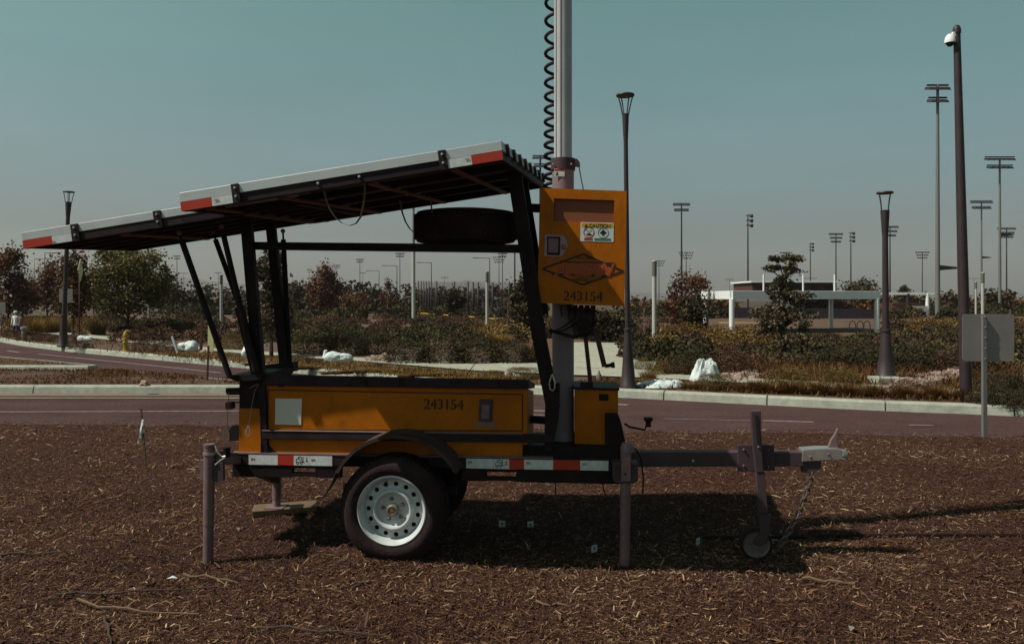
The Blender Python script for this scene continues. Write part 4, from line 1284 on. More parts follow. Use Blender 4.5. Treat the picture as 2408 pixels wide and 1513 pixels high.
UP = lambda x: (x - 420) / (1178 - 420)
up, PU, hwU, hbU = solar((420, 455), (1178, 332), -0.44, 1.36, 0.10, 0.12, 21, 22, (UP(557), UP(1043)),
      ((0.002, UP(497), 'red'), (UP(497.5), UP(547), 'white'), (UP(1053), UP(1107), 'white'), (UP(1107.5), 0.998, 'red')),
      'upper solar panel with white frame and red tape at both ends', (0.07, 0.30, 0.58, 0.84), (0.26, 0.5, 0.74), (UP(751), UP(848)))
dn, PD, hwD, hbD = solar((50, 548), (700, 443), -0.014, 1.08, 0.05, 0.05, 18, 20, ((179 - 50) / 650, (375 - 50) / 650),
      ((0.002, 71 / 650, 'red'), (72 / 650, 120 / 650, 'white')),
      'lower solar panel slid out from under the upper one', (0.35, 0.8), (0.2, 0.4, 0.6, 0.8))
text('tape_mark', '3M', 503, 467, 513, 472, -0.446, M['red'], up)
text('tape_mark', '3M', 1093, 371, 1103, 376, -0.446, M['red'], up)
text('tape_mark', '3M', 121, 566, 130, 571, -0.020, M['red'], dn)
# brackets on the raised end of the upper panel
for v in np.linspace(0.08, 0.95, 8):
    pts = [PU(1.0, v - 0.012, hwU * 1.35), PU(1.008, v - 0.012, hwU * 1.35), PU(1.008, v + 0.012, hwU * 1.35), PU(1.0, v + 0.012, hwU * 1.35),
           PU(1.0, v - 0.012, 0), PU(1.008, v - 0.012, 0), PU(1.008, v + 0.012, 0), PU(1.0, v + 0.012, 0)]
    part('end_bracket', MB().hexa(pts), M['dark'], up)
# webbing straps
def strap(pts, yl, w=0.028):
    mb = MB()
    P3 = [L(x, y, yl) for x, y in pts]
    vs = []
    for p in P3:
        vs += [(p.x - 0.001, p.y, p.z), (p.x - 0.001, p.y + w, p.z), (p.x + 0.0015, p.y + w, p.z + 0.001), (p.x + 0.0015, p.y, p.z + 0.001)]
    n = len(P3)
    fs = [(4 * i + e, 4 * i + (e + 1) % 4, 4 * i + 4 + (e + 1) % 4, 4 * i + 4 + e) for i in range(n - 1) for e in range(4)]
    mb.add(vs, fs)
    part('strap', mb, M['strap'])
strap([(757, 438), (764, 465), (772, 487), (786, 510), (802, 524), (820, 530), (835, 525), (847, 508), (853, 480), (856, 450), (855, 425)], -0.41)
strap([(938, 470), (944, 500), (952, 522), (962, 538), (974, 548)], 0.15, 0.04)
strap([(1009, 460), (1012, 480), (1014, 500)], 0.2, 0.04)

# spare tyre lying on the cross bars
sc_ = L(1095, 535, YC)
sr = 120 / SC(1095, YC) * 1.0
hh = 37 / SC(1095, YC)
prof = [(sr * .60, -hh * .8), (sr * .80, -hh), (sr * .95, -hh * .92), (sr * .99, -hh * .7), (sr, -hh * .3), (sr, hh * .3), (sr * .99, hh * .7), (sr * .95, hh * .92), (sr * .80, hh), (sr * .60, hh * .8)]
sp = part('spare_tyre', MB().lathe(prof, sc_, 'z', 56), M['rubber'])
tr = MB()
for k in range(60):
    for row in range(4):
        a = 2 * math.pi * (k + .5 * (row % 2)) / 60
        hw_ = math.pi / 60 * .7
        z0 = -hh * .75 + row * hh * .39; z1 = z0 + hh * .33
        pts = [(sc_.x + r * math.cos(t), sc_.y + r * math.sin(t), z) for z in (sc_.z + z0, sc_.z + z1) for r, t in ((sr * .97, a - hw_), (sr * 1.012, a - hw_), (sr * 1.012, a + hw_), (sr * .97, a + hw_))]
        tr.hexa(pts)
o = part('tread', tr, M['rubber'], sp); o['kind'] = 'stuff'

def tw_(p): return trailer.matrix_basis @ Vector((p.x, p.y, 0))
sp_w = [tw_(Vector((WC.x, .18, 0))), tw_(L(489, 1325, 0.0)), tw_(L(1468, 1325, .2)), tw_(cwc)]
o = link('heaped_chips', chip_piles([(sp_w[0].x, sp_w[0].y - .05, .16, .10, .028, 1500), (sp_w[0].x - .12, sp_w[0].y, .08, .10, .03, 500), (sp_w[1].x, sp_w[1].y, .06, .05, .022, 500), (sp_w[2].x, sp_w[2].y, .06, .05, .022, 500), (sp_w[3].x, sp_w[3].y, .07, .06, .02, 450)], 8))
tag(o, 'wood chips heaped against the wheels and jack feet', 'mulch', kind='stuff')
# ------------------------------------------------------------------ vegetation
M['leaf_green'] = tmat('leaves_green', [(0, (0.0421, 0.0338, 0.0156)), (.5, (0.1053, 0.0879, 0.0312)), (.85, (0.2106, 0.1859, 0.0562)), (1, (0.3510, 0.2873, 0.0936))], 0.6, 0.25)
M['leaf_mixed'] = tmat('leaves_autumn_mixed', [(0, (0.0272, 0.0170, 0.0102)), (.35, (0.0578, 0.0476, 0.0170)), (.55, (0.1020, 0.0578, 0.0238)), (.8, (0.1700, 0.0578, 0.0306)), (1, (0.2210, 0.1190, 0.0340))], 0.6, 0.25)
M['leaf_red'] = tmat('leaves_autumn_red', [(0, (0.0411, 0.0178, 0.0138)), (.4, (0.1026, 0.0397, 0.0259)), (.75, (0.1613, 0.0714, 0.0379)), (1, (0.2199, 0.1488, 0.0345))], 0.6, 0.25)
M['leaf_dark'] = tmat('leaves_dark', [(0, (0.0210, 0.0137, 0.0090)), (.5, (0.0441, 0.0331, 0.0180)), (.9, (0.0882, 0.0683, 0.0342)), (1, (0.1260, 0.0975, 0.0432))], 0.7, 0.15)
M['leaf_grey'] = tmat('leaves_grey_green', [(0, (0.0333, 0.0230, 0.0163)), (.5, (0.0833, 0.0666, 0.0388)), (.9, (0.1547, 0.1239, 0.0734)), (1, (0.2142, 0.1721, 0.1020))], 0.6, 0.2)
M['shrub_dark'] = tmat('shrub_dark_green', [(0, (0.0207, 0.0145, 0.0087)), (.5, (0.0455, 0.0372, 0.0173)), (.9, (0.0868, 0.0724, 0.0309)), (1, (0.1281, 0.1033, 0.0413))], 0.8, 0.15)
M['shrub_red'] = tmat('shrub_red_brown', [(0, (0.0330, 0.0176, 0.0126)), (.5, (0.0772, 0.0401, 0.0252)), (.9, (0.1378, 0.0753, 0.0399)), (1, (0.1837, 0.1254, 0.0525))], 0.85, 0.15)
M['shrub_olive'] = tmat('shrub_olive', [(0, (0.0445, 0.0284, 0.0113)), (.5, (0.1115, 0.0750, 0.0227)), (.9, (0.1925, 0.1336, 0.0378)), (1, (0.2632, 0.1822, 0.0567))], 0.85, 0.2)
M['grass_gold'] = tmat('dry_grass_gold', [(0, (0.0525, 0.0280, 0.0097)), (.5, (0.1488, 0.0875, 0.0260)), (.9, (0.2450, 0.1540, 0.0488)), (1, (0.3500, 0.2450, 0.0975))], 0.9, 0.25)
M['grass_rust'] = tmat('dry_grass_rust', [(0, (0.0358, 0.0157, 0.0082)), (.5, (0.0975, 0.0455, 0.0178)), (.9, (0.1788, 0.0910, 0.0292)), (1, (0.2600, 0.1750, 0.0569))], 0.9, 0.25)

def leaf_quads(C, size, r, flat=0.0):
    n = len(C)
    d = r.normal(size=(n, 3)); d /= np.linalg.norm(d, axis=1)[:, None]
    e = r.normal(size=(n, 3)); e -= (e * d).sum(1)[:, None] * d; e /= np.linalg.norm(e, axis=1)[:, None]
    s = (size * r.uniform(0.6, 1.35, n))[:, None]
    a = d * s * 0.5; b = e * s * 0.36
    return np.stack([C - a, C - b + a * 0.1, C + a, C + b + a * 0.1], 1)

def crown_points(n, r, cx, cy, cz, rx, ry, rz, clumps, spread, shape='round'):
    """leaf positions gathered in uneven clumps through the crown"""
    cc = []
    while len(cc) < clumps:
        p = r.normal(size=3); p /= np.linalg.norm(p)
        p *= r.uniform(0.25, 1.0) ** 0.5 * 0.86
        if shape == 'cone':
            k = (1 - p[2]) / 2
            p[0] *= 0.25 + 0.85 * k; p[1] *= 0.25 + 0.85 * k
        cc.append(p)
    cc = np.array(cc)
    wt = r.uniform(0.4, 1.6, clumps); wt /= wt.sum()
    which = r.choice(clumps, n, p=wt)
    g = r.normal(size=(n, 3)) * spread * r.uniform(0.6, 1.3, clumps)[which][:, None]
    P = cc[which] + g
    P = P * np.array([rx, ry, rz]) + np.array([cx, cy, cz])
    return P, cc * np.array([rx, ry, rz]) + np.array([cx, cy, cz]), which

def tree(name, label, x, y_base, y_top, w_px, y_cb, Y, mat, bark='bark', n=4000, leaf=0.10, clumps=40, spread=0.20, shape='round', lobes=None, seed=1, group=None, trunk_r=None, z0=BED_Z):
    r = np.random.default_rng(seed)
    loc = Vector(((x - CX) / F * Y, Y, z0))
    root = empty(name, loc)
    tag(root, label, 'tree', group)
    zt = H - (y_top - HY) / F * Y - z0
    zc = H - (y_cb - HY) / F * Y - z0
    rx = w_px / F * Y / 2
    lobes = lobes or [(0.0, 0.5, 1.0, 1.0, 1.0)]          # x offset, height (0..1 in crown), width, height scale, share
    tot = sum(l[4] for l in lobes)
    allq, alls, limbs = [], [], []
    for lx, lh, lw, lz, sh in lobes:
        cz = zc + (zt - zc) * lh
        m = int(n * sh / tot)
        P, cc, which = crown_points(m, r, lx * rx, 0, cz, rx * lw, rx * lw * 0.85, (zt - zc) / 2 * lz, max(5, int(clumps * sh / tot)), spread, shape)
        allq.append(leaf_quads(P, np.full(m, leaf), r))
        ctint = r.uniform(-0.22, 0.22, len(cc))
        alls.append(np.clip(r.beta(2, 2, m) + ctint[which], 0, 1))
        limbs += [(c, cz) for c in cc]
    link('crown', quads_mesh('crown', np.concatenate(allq), np.concatenate(alls), M[mat]), root)
    tr = trunk_r or max(0.05, (zt) * 0.016)
    mb = MB()
    top = zc + (zt - zc) * 0.75
    k = 7
    wob = [(r.normal() * tr * 0.5, r.normal() * tr * 0.5) for _ in range(k)]
    wob[0] = (0, 0)
    mb.tube([(wob[i][0], wob[i][1], -0.05 + (top + 0.05) * i / (k - 1)) for i in range(k)], [tr * (1.25 if i == 0 else 1.0 - 0.75 * i / (k - 1)) for i in range(k)], 7)
    for c, cz in limbs[::max(1, len(limbs) // 22)]:
        hz = max(zc * 0.8, min(top * .95, c[2] - abs(c[0]) * 0.7))
        mid = (c[0] * 0.5, c[1] * 0.5, (hz + c[2]) / 2 + 0.05)
        mb.tube([(0, 0, hz), mid, tuple(c)], [tr * 0.45, tr * 0.28, tr * 0.10], 5, caps=False)
    mb.build('trunk', M[bark], root)
    return root

# ---- shrubs: a few shapes, each set out many times
def shrub_mesh(seed, mat, n, style, leaf):
    """unit shrub: base radius 0.5, height 1"""
    r = np.random.default_rng(seed)
    if style == 'grass':
        nb = n
        a = r.uniform(0, 2 * math.pi, nb)
        rad = 0.5 * np.sqrt(r.uniform(0, 1, nb)) * 0.55
        bx, by = rad * np.cos(a), rad * np.sin(a)
        h = r.uniform(0.45, 1.0, nb)
        lean = r.uniform(0.05, 0.75, nb) * 0.5
        la = a + r.normal(0, 0.6, nb)
        mx, my = bx + np.cos(la) * lean * 0.35, by + np.sin(la) * lean * 0.35
        tx, ty = bx + np.cos(la) * lean, by + np.sin(la) * lean
        w = leaf * r.uniform(0.5, 1.2, nb)
        sx, sy = -np.sin(la) * w, np.cos(la) * w
        z = np.zeros(nb)
        q1 = np.stack([np.stack([bx - sx, by - sy, z], 1), np.stack([bx + sx, by + sy, z], 1), np.stack([mx + sx * .8, my + sy * .8, h * .6], 1), np.stack([mx - sx * .8, my - sy * .8, h * .6], 1)], 1)
        q2 = np.stack([np.stack([mx - sx * .8, my - sy * .8, h * .6], 1), np.stack([mx + sx * .8, my + sy * .8, h * .6], 1), np.stack([tx + sx * .15, ty + sy * .15, h], 1), np.stack([tx - sx * .15, ty - sy * .15, h], 1)], 1)
        t = r.beta(2, 2, nb)
        return quads_mesh('shrub', np.concatenate([q1, q2]), np.concatenate([t, np.clip(t + 0.12, 0, 1)]), M[mat])
    # leafy dome, denser at the skin
    p = r.normal(size=(n, 3)); p /= np.linalg.norm(p, axis=1)[:, None]
    p[:, 2] = np.abs(p[:, 2])
    nz = np.array([noise.noise(Vector((a * 2.2 + seed, b * 2.2, c * 2.2))) for a, b, c in p])
    rad = (1.0 + (0.22 if style != 'clipped' else 0.07) * nz) * np.clip(1 - np.abs(r.normal(0, 0.16 if style != 'loose' else 0.26, n)), 0.2, 1.1)
    if style == 'clipped':
        k = 1.0 / np.maximum(np.abs(p).max(1), 0.72) * 0.86
        rad = rad * np.minimum(k, 1.18)
    P = p * rad[:, None] * np.array([0.5, 0.5, 0.95])
    P[:, 2] = np.maximum(P[:, 2], 0.01)
    if style == 'loose':
        up = r.uniform(0, 1, n) < 0.12
        P[up, 2] *= r.uniform(1.0, 1.25, up.sum())
    cl = np.array([noise.noise(Vector((a * 6 + seed, b * 6, c * 6))) for a, b, c in P])
    t = np.clip(r.beta(2, 2, n) + 0.45 * cl, 0, 1)
    return quads_mesh('shrub', leaf_quads(P, np.full(n, leaf), r), t, M[mat])
SHR = {}
for mat, style, n, leaf in (('shrub_dark', 'round', 4200, 0.040), ('shrub_red', 'round', 3600, 0.040), ('shrub_olive', 'loose', 3600, 0.038), ('shrub_red', 'loose', 3800, 0.038),
                            ('shrub_dark', 'loose', 4200, 0.038), ('shrub_olive', 'clipped', 4600, 0.036), ('shrub_red', 'clipped', 4200, 0.038), ('grass_gold', 'grass', 420, 0.011), ('grass_rust', 'grass', 420, 0.012)):
    SHR[(mat, style)] = [shrub_mesh(100 + k * 7 + len(SHR), mat, n, style, leaf) for k in range(2)]

def shrub(kind, x, yb, w, h, label, group=None, name='shrub', cat='shrub', k=None):
    p = G(x, yb, BED_Z)
    me = SHR[kind][(k if k is not None else int(x)) % 2]
    o = bpy.data.objects.new(name, me)
    col.objects.link(o)
    o.location = (p.x, p.y, BED_Z - 0.01)
    o.rotation_euler = (0, 0, (x * 1.7) % 6.28)
    s = w / F * p.y
    o.scale = (s, s * 0.9, h / F * p.y)
    tag(o, label, cat, group)
    return o

RB, RC, DB, DL, OL, OC, RL, GG, GR = ('shrub_red', 'round'), ('shrub_red', 'clipped'), ('shrub_dark', 'round'), ('shrub_dark', 'loose'), ('shrub_olive', 'loose'), ('shrub_olive', 'clipped'), ('shrub_red', 'loose'), ('grass_gold', 'grass'), ('grass_rust', 'grass')
for i, (x, yb, w, h) in enumerate(((25, 792, 40, 22), (68, 800, 60, 27), (103, 802, 40, 24), (131, 804, 36, 20), (166, 803, 38, 22), (190, 800, 36, 24), (182, 819, 52, 22), (208, 818, 28, 14))):
    shrub(RC, x, yb, w, h, ('low clipped maroon shrub along the left kerb, ' + ORD[i] if i < 6 else 'low clipped maroon shrub in front of the row, ' + ('larger' if i == 6 else 'smaller') + ' one'), 'clipped maroon shrubs by the left kerb')
shrub(RC, 340, 826, 62, 31, 'clipped dark red hedge shrub just right of the fire hydrant')
shrub(RC, 388, 827, 62, 29, 'clipped dark red hedge shrub between hydrant and leaning white stick')
for i, (x, yb, w, h) in enumerate(((75, 787, 70, 46), (112, 783, 70, 46), (150, 780, 60, 40))):
    shrub(GG, x, yb, w, h, 'tall dry golden grass behind the clipped maroon shrubs, ' + ordn(i, 3) + ' of three', 'tall dry grasses at the left', 'grass_clump', 'grass')
shrub(GG, 232, 786, 60, 40, 'tall dry golden grass under the big green tree', None, 'grass_clump', 'grass')
shrub(OL, 545, 822, 60, 46, 'olive yellow bush behind the left rack post')
for i, (x, yb, w, h) in enumerate(((960, 852, 130, 62), (1045, 853, 140, 66), (1125, 853, 140, 66), (1200, 853, 110, 58))):
    shrub(DB, x, yb, w, h, 'dense dark green shrub behind the sidewalk, ' + ordn(i, 4) + ' of four', 'dark hedge behind the sidewalk')
for i, (x, yb, w, h) in enumerate(((735, 832, 130, 66), (815, 834, 130, 72), (880, 832, 110, 62))):
    shrub(DL, x, yb, w, h, 'loose dark shrub behind the tied white sandbag, ' + ordn(i, 3) + ' of three', 'dark shrubs behind the sandbag')
shrub(GG, 1175, 812, 90, 30, 'dry golden grass above the dark hedge', None, 'grass_clump', 'grass')
shrub(GG, 1243, 850, 60, 56, 'dry golden grass at the right end of the dark hedge', None, 'grass_clump', 'grass')
shrub(RC, 710, 852, 64, 22, 'low brown shrub right of the rack post on the planting strip')
shrub(RC, 750, 856, 44, 14, 'small brown mound left of the tied sandbag')
shrub(RC, 893, 865, 36, 15, 'small round brown shrub on the planting strip right of the sandbag')
shrub(OC, 1160, 889, 60, 24, 'round brown shrub left of the white cloth strip')
shrub(OC, 1228, 887, 86, 30, 'wide round brown shrub draped by the white cloth strip')
shrub(OL, 1512, 870, 56, 34, 'yellow green shrub beside the tall lamp post')
shrub(OL, 1548, 882, 66, 40, 'broad yellow green shrub right of the tall lamp post')
shrub(GG, 1524, 895, 60, 28, 'dry golden tuft at the foot of the tall lamp post', None, 'grass_clump', 'grass')
shrub(OC, 1682, 915, 88, 46, 'boxy clipped olive shrub in front of the crumpled white sheet')
shrub(OL, 1850, 906, 130, 52, 'wide olive mound left of the short lamp post, left of a pair')
shrub(OL, 1968, 907, 130, 52, 'wide olive mound left of the short lamp post, right of a pair')
shrub(DL, 1620, 880, 110, 70, 'dark loose shrub behind the crumpled white sheet')
shrub(RL, 1720, 880, 130, 70, 'red brown shrub right of the crumpled white sheet')
shrub(DL, 1960, 860, 150, 50, 'dark shrub under the two lobed tree')
shrub(DL, 2050, 866, 170, 62, 'dark spreading shrub behind the short lamp post, on its left')
shrub(DL, 2160, 868, 150, 66, 'dark spreading shrub behind the short lamp post, on its right')
shrub(RL, 2255, 874, 120, 66, 'red brown shrub beside the dark camera pole')
for i, x in enumerate(range(1745, 2262, 34)):
    shrub(GR, x + (i * 13) % 11, 920 + (x - 1740) * 0.036, 52 + (i * 19) % 40, 24 + (i * 11) % 22, 'rust brown grass tuft along the right kerb, ' + ordn(i, 16), 'grass tufts along the right kerb', 'grass_clump', 'grass')
for i, x in enumerate(range(1760, 2240, 62)):
    shrub(GG, x + (i * 17) % 23, 916 + (x - 1740) * 0.034, 44 + (i * 23) % 34, 16 + (i * 7) % 17, 'golden grass tuft along the right kerb, ' + ordn(i, 8), 'golden tufts along the right kerb', 'grass_clump', 'grass')
for i, (x, yb, w, h) in enumerate(((2310, 948, 80, 44), (2360, 951, 90, 50), (2410, 956, 90, 52), (2340, 925, 120, 60), (2400, 930, 120, 64))):
    shrub(DL, x, yb, w, h, 'dark leafy shrub behind the grey sign, ' + ('left one in front', 'middle one in front', 'right one in front', 'left one behind', 'right one behind')[i], 'dark shrubs behind the grey sign')
for i, (x, yb, w, h) in enumerate(((2130, 925, 110, 36), (2190, 928, 110, 36))):
    shrub(RL, x, yb, w, h, 'low red brown shrub between short lamp post and camera pole, ' + ordn(i, 2) + ' of two', 'red brown shrubs by the camera pole')
for i, x in enumerate(range(585, 1290, 26)):
    y = 862 + (x - 585) * 0.047 + (i * 37 % 13) - 4
    shrub(GG if i % 3 else GR, x, y, 40 + (i * 11) % 18, 8 + (i * 7) % 6, ('low %s grass clump behind the trailer lid, ' % ('gold' if i % 3 else 'rust')) + (ordn(i // 3, 10) if i % 3 == 0 else ORD[(i - 1 - i // 3)] if i < 15 else ordn(i - 1 - i // 3, 18)), 'low grass on the planting strip', 'grass_clump', 'grass')
for i, x in enumerate(range(1480, 1700, 27)):
    shrub(GG if i % 2 else GR, x, 904 + (x - 1480) * 0.06 + (i * 5) % 5, 46, 14 + (i * 7) % 8, 'low dry grass clump by the white plastic sheet, ' + ordn(i, 9), 'low grass by the plastic sheet', 'grass_clump', 'grass')

def sward(name, pts, n, mat, h, seed, label, z=BED_Z, wide=.011):
    """sparse dry grass blades and litter over a patch of ground"""
    r = np.random.default_rng(seed)
    P = [Vector((p[0], p[1])) for p in pts]
    xs = [p.x for p in P]; ys = [p.y for p in P]
    X = r.uniform(min(xs), max(xs), n * 3); Yv = r.uniform(min(ys), max(ys), n * 3)
    ins = np.zeros(n * 3, bool)
    for i in range(len(P)):
        a, b = P[i], P[i - 1]
        if abs(b.y - a.y) < 1e-9: continue
        c = ((a.y > Yv) != (b.y > Yv)) & (X < (b.x - a.x) * (Yv - a.y) / (b.y - a.y) + a.x)
        ins ^= c
    pn = np.array([noise.noise(Vector((a * .8, b * .8, seed))) for a, b in zip(X, Yv)])
    ins &= r.uniform(-.5, .6, n * 3) < pn + .1
    X, Yv = X[ins][:n], Yv[ins][:n]
    m = len(X)
    hh = h * r.uniform(.3, 1.2, m); a = r.uniform(0, 6.28, m); ln = r.uniform(.2, 1.4, m) * hh
    w = wide * r.uniform(.5, 1.5, m)
    sx, sy = -np.sin(a) * w, np.cos(a) * w
    z0 = np.full(m, z)
    q = np.stack([np.stack([X - sx, Yv - sy, z0], 1), np.stack([X + sx, Yv + sy, z0], 1), np.stack([X + np.cos(a) * ln + sx * .3, Yv + np.sin(a) * ln + sy * .3, z + hh], 1), np.stack([X + np.cos(a) * ln - sx * .3, Yv + np.sin(a) * ln - sy * .3, z + hh], 1)], 1)
    o = link(name, quads_mesh(name, q, r.beta(2, 2, m), M[mat]))
    tag(o, label, 'grass', kind='stuff')
sward('island_grass', [(-12, yB + .2), (-4.4, yB + .2), (B_tip.x, B_tip.y - .2), (B_back.x, B_back.y - .2), (-12, B_back.y - .1)], 9000, 'grass_rust', .055, 41, 'sparse rusty dry grass on the near traffic island', BED_Z + .02)
sward('island_grass', [(-17, tA.y + .4), (tA.x - .4, tA.y + .25), (-13.4, 20.0), (-17, 22)], 3000, 'grass_gold', .06, 42, 'sparse dry grass on the far traffic island', BED_Z + .02)
sward('strip_grass', [tuple(G(x, y, BED_Z)[:2]) for x, y in ((300, 828), (520, 850), (830, 877), (1260, 905), (1340, 906), (1340, 888), (1123, 878), (832, 854), (520, 833))], 16000, 'grass_gold', .09, 43, 'dry golden grass covering the planting strip behind the trailer')
sward('strip_grass', [tuple(G(x, y, BED_Z)[:2]) for x, y in ((1350, 904), (1700, 922), (2067, 938), (2400, 950), (2400, 936), (2100, 922), (1700, 902), (1400, 892))], 9000, 'grass_rust', .075, 44, 'dry rusty grass covering the planting strip along the right kerb')
sward('bed_grass', [tuple(G(x, y, BED_Z)[:2]) for x, y in ((1560, 880), (2400, 930), (2400, 860), (2100, 845), (1560, 840))], 14000, 'grass_rust', .14, 45, 'dry rusty grass between the shrubs right of the sidewalk')
sward('bed_grass', [tuple(G(x, y, BED_Z)[:2]) for x, y in ((0, 798), (284, 832), (520, 852), (560, 838), (300, 806), (0, 776))], 8000, 'grass_rust', .10, 46, 'dry grass between the clipped shrubs at the left')
# continuous shrub mass over the rising ground behind, too dense to count
def shrub_mass(name, region, mat, n, hgt, leaf, seed, label):
    r = np.random.default_rng(seed)
    Q, T = [], []
    for x0, x1, Y0, Y1, m in region:
        for _ in range(m):
            Y = r.uniform(Y0, Y1)
            X = (r.uniform(x0, x1) - CX) / F * Y
            w = r.uniform(0.9, 2.0); h = hgt * r.uniform(0.6, 1.25)
            p = r.normal(size=(n, 3)); p /= np.linalg.norm(p, axis=1)[:, None]
            p[:, 2] = np.abs(p[:, 2])
            P = p * np.clip(1 - np.abs(r.normal(0, 0.22, n)), .2, 1.1)[:, None] * np.array([w / 2, w / 2, h]) + np.array([X, Y, BED_Z])
            Q.append(leaf_quads(P, np.full(n, leaf), r))
            T.append(np.clip(r.beta(2, 2, n) + r.uniform(-.25, .25), 0, 1))
    o = link(name, quads_mesh(name, np.concatenate(Q), np.concatenate(T), M[mat]))
    tag(o, label, 'shrubs', kind='stuff')
shrub_mass('dark_shrub_mass', [(660, 1250, 25, 40, 46), (1480, 1640, 18, 34, 22), (2090, 2420, 17, 34, 40), (240, 700, 36, 60, 26), (1250, 1500, 30, 48, 22)], 'shrub_dark', 620, 0.50, 0.085, 31, 'mass of dark green shrubs covering the ground behind the road')
shrub_mass('red_shrub_mass', [(300, 700, 27, 48, 50), (700, 1300, 34, 60, 74), (1480, 1640, 20, 52, 26), (2090, 2420, 18, 52, 50), (-60, 300, 36, 62, 30)], 'shrub_red', 560, 0.40, 0.09, 32, 'mass of red brown shrubs covering the ground behind the road')
shrub_mass('gold_grass_mass', [(1100, 1300, 26, 40, 18), (1550, 1800, 22, 31, 16), (2100, 2420, 26, 45, 18), (20, 260, 34, 50, 16)], 'grass_gold', 520, 0.6, 0.075, 33, 'patches of dry golden grass among the far shrubs')

shrub_mass('low_red_cover', [(1620, 2110, 17.2, 31, 130)], 'shrub_red', 420, 0.20, 0.075, 34, 'low red brown ground cover in front of the pergola')
shrub_mass('low_dark_cover', [(1700, 2110, 18, 30, 46)], 'shrub_dark', 420, 0.30, 0.075, 35, 'low dark ground cover under the two lobed tree')
shrub_mass('far_shrub_mass', [(380, 1260, 58, 80, 90), (1480, 1700, 58, 76, 24), (2080, 2420, 58, 80, 34)], 'shrub_dark', 240, 1.0, 0.20, 36, 'far dark shrubs below the tree line across the park')
# ---- trees one can tell apart
tree('broadleaf_tree', 'red and green tree at the left edge of the view', 22, 780, 576, 112, 752, 40, 'leaf_red', n=4200, leaf=0.15, clumps=34, seed=11, lobes=[(0, .62, .75, .75, .5), (0.05, .3, 1.0, .6, .5)])
tree('broadleaf_tree', 'dark red tree between the left edge tree and the left lamp post', 112, 770, 612, 100, 748, 46, 'leaf_red', n=3000, leaf=0.16, clumps=26, seed=12)
tree('broadleaf_tree', 'green and orange tree directly behind the left lamp post', 172, 796, 590, 78, 756, 33, 'leaf_mixed', n=3400, leaf=0.13, clumps=30, seed=13)
tree('broadleaf_tree', 'large round green tree behind the fire hydrant', 300, 790, 560, 228, 756, 36, 'leaf_green', n=15000, leaf=0.13, clumps=120, spread=0.14, seed=14, lobes=[(0, .48, 1, 1, 1), (-.15, .72, .6, .5, .35), (.40, .5, .6, .7, .35), (-.5, .4, .5, .6, .3)])
tree('broadleaf_tree', 'narrow dark green tree behind the rack posts of the trailer', 638, 849, 578, 108, 800, 20.6, 'leaf_grey', n=7000, leaf=0.085, clumps=60, spread=0.17, seed=15, lobes=[(-.05, .7, .72, .55, .5), (0.1, .3, 1.0, .62, .6)])
tree('broadleaf_tree', 'conical red and orange tree seen under the rack cross bar', 763, 748, 612, 100, 738, 66, 'leaf_red', 'palebark', n=4200, leaf=0.2, clumps=40, spread=0.17, shape='cone', seed=16)
tree('broadleaf_tree', 'low pinkish red tree right of the conical red tree', 835, 748, 672, 78, 735, 70, 'leaf_red', 'palebark', n=1500, leaf=0.2, clumps=20, seed=17)
tree('broadleaf_tree', 'sparse thin tree in front of the dark tree line', 912, 750, 648, 52, 728, 62, 'leaf_mixed', 'palebark', n=420, leaf=0.2, clumps=16, spread=0.2, seed=18)
tree('broadleaf_tree', 'small dark tree in front of the tall netting', 1070, 752, 674, 56, 735, 55, 'leaf_dark', n=1700, leaf=0.18, clumps=20, seed=19)
tree('broadleaf_tree', 'dark tree half hidden by the right rack post', 1240, 800, 646, 104, 792, 31, 'leaf_dark', n=4200, leaf=0.14, clumps=44, seed=20, lobes=[(0, .55, 1, 1, 1)])
tree('broadleaf_tree', 'dark tree seen below the control box', 1432, 818, 722, 130, 806, 27.5, 'leaf_dark', n=4000, leaf=0.12, clumps=40, seed=21)
tree('broadleaf_tree', 'loose red brown tree left of the white pergola', 1612, 785, 630, 120, 772, 37, 'leaf_red', n=2600, leaf=0.14, clumps=40, spread=0.17, seed=22, lobes=[(0, .6, 1, .85, .6), (-.3, .35, .6, .6, .25)])
tree('broadleaf_tree', 'dark green tree in front of the loose red brown tree', 1630, 800, 690, 74, 775, 33, 'leaf_dark', n=2200, leaf=0.12, clumps=26, seed=23)
tree('broadleaf_tree', 'two lobed grey green tree in front of the white pergola', 1845, 850, 598, 158, 822, 20.6, 'leaf_grey', n=6400, leaf=0.08, clumps=110, spread=0.14, seed=24,
     lobes=[(-.22, .90, .56, .22, .13), (.26, .89, .50, .22, .13), (.02, .77, .42, .22, .08), (-.26, .64, .60, .22, .11), (.32, .60, .62, .24, .12), (.02, .50, .66, .26, .12), (-.25, .34, .80, .36, .22), (.28, .30, .82, .38, .22), (.0, .16, 1.0, .26, .18)])
tree('bare_sapling', 'bare reddish sapling right of the tall lamp post', 1514, 826, 705, 40, 790, 25, 'leaf_red', 'palebark', n=60, leaf=0.08, clumps=26, seed=25, trunk_r=0.02)
tree('bare_sapling', 'staked bare sapling left of the right rack post', 1194, 806, 690, 26, 770, 30, 'leaf_red', 'palebark', n=60, leaf=0.08, clumps=14, seed=26, trunk_r=0.025)
tree('broadleaf_tree', 'dark round tree far behind the pergola', 2022, 720, 655, 90, 716, 110, 'leaf_dark', n=1500, leaf=0.4, clumps=24, seed=27)
tree('broadleaf_tree', 'dark conical tree beside the far white frame', 2122, 732, 672, 50, 728, 85, 'leaf_dark', n=1100, leaf=0.3, clumps=18, shape='cone', seed=28)
r_ = np.random.default_rng(77)
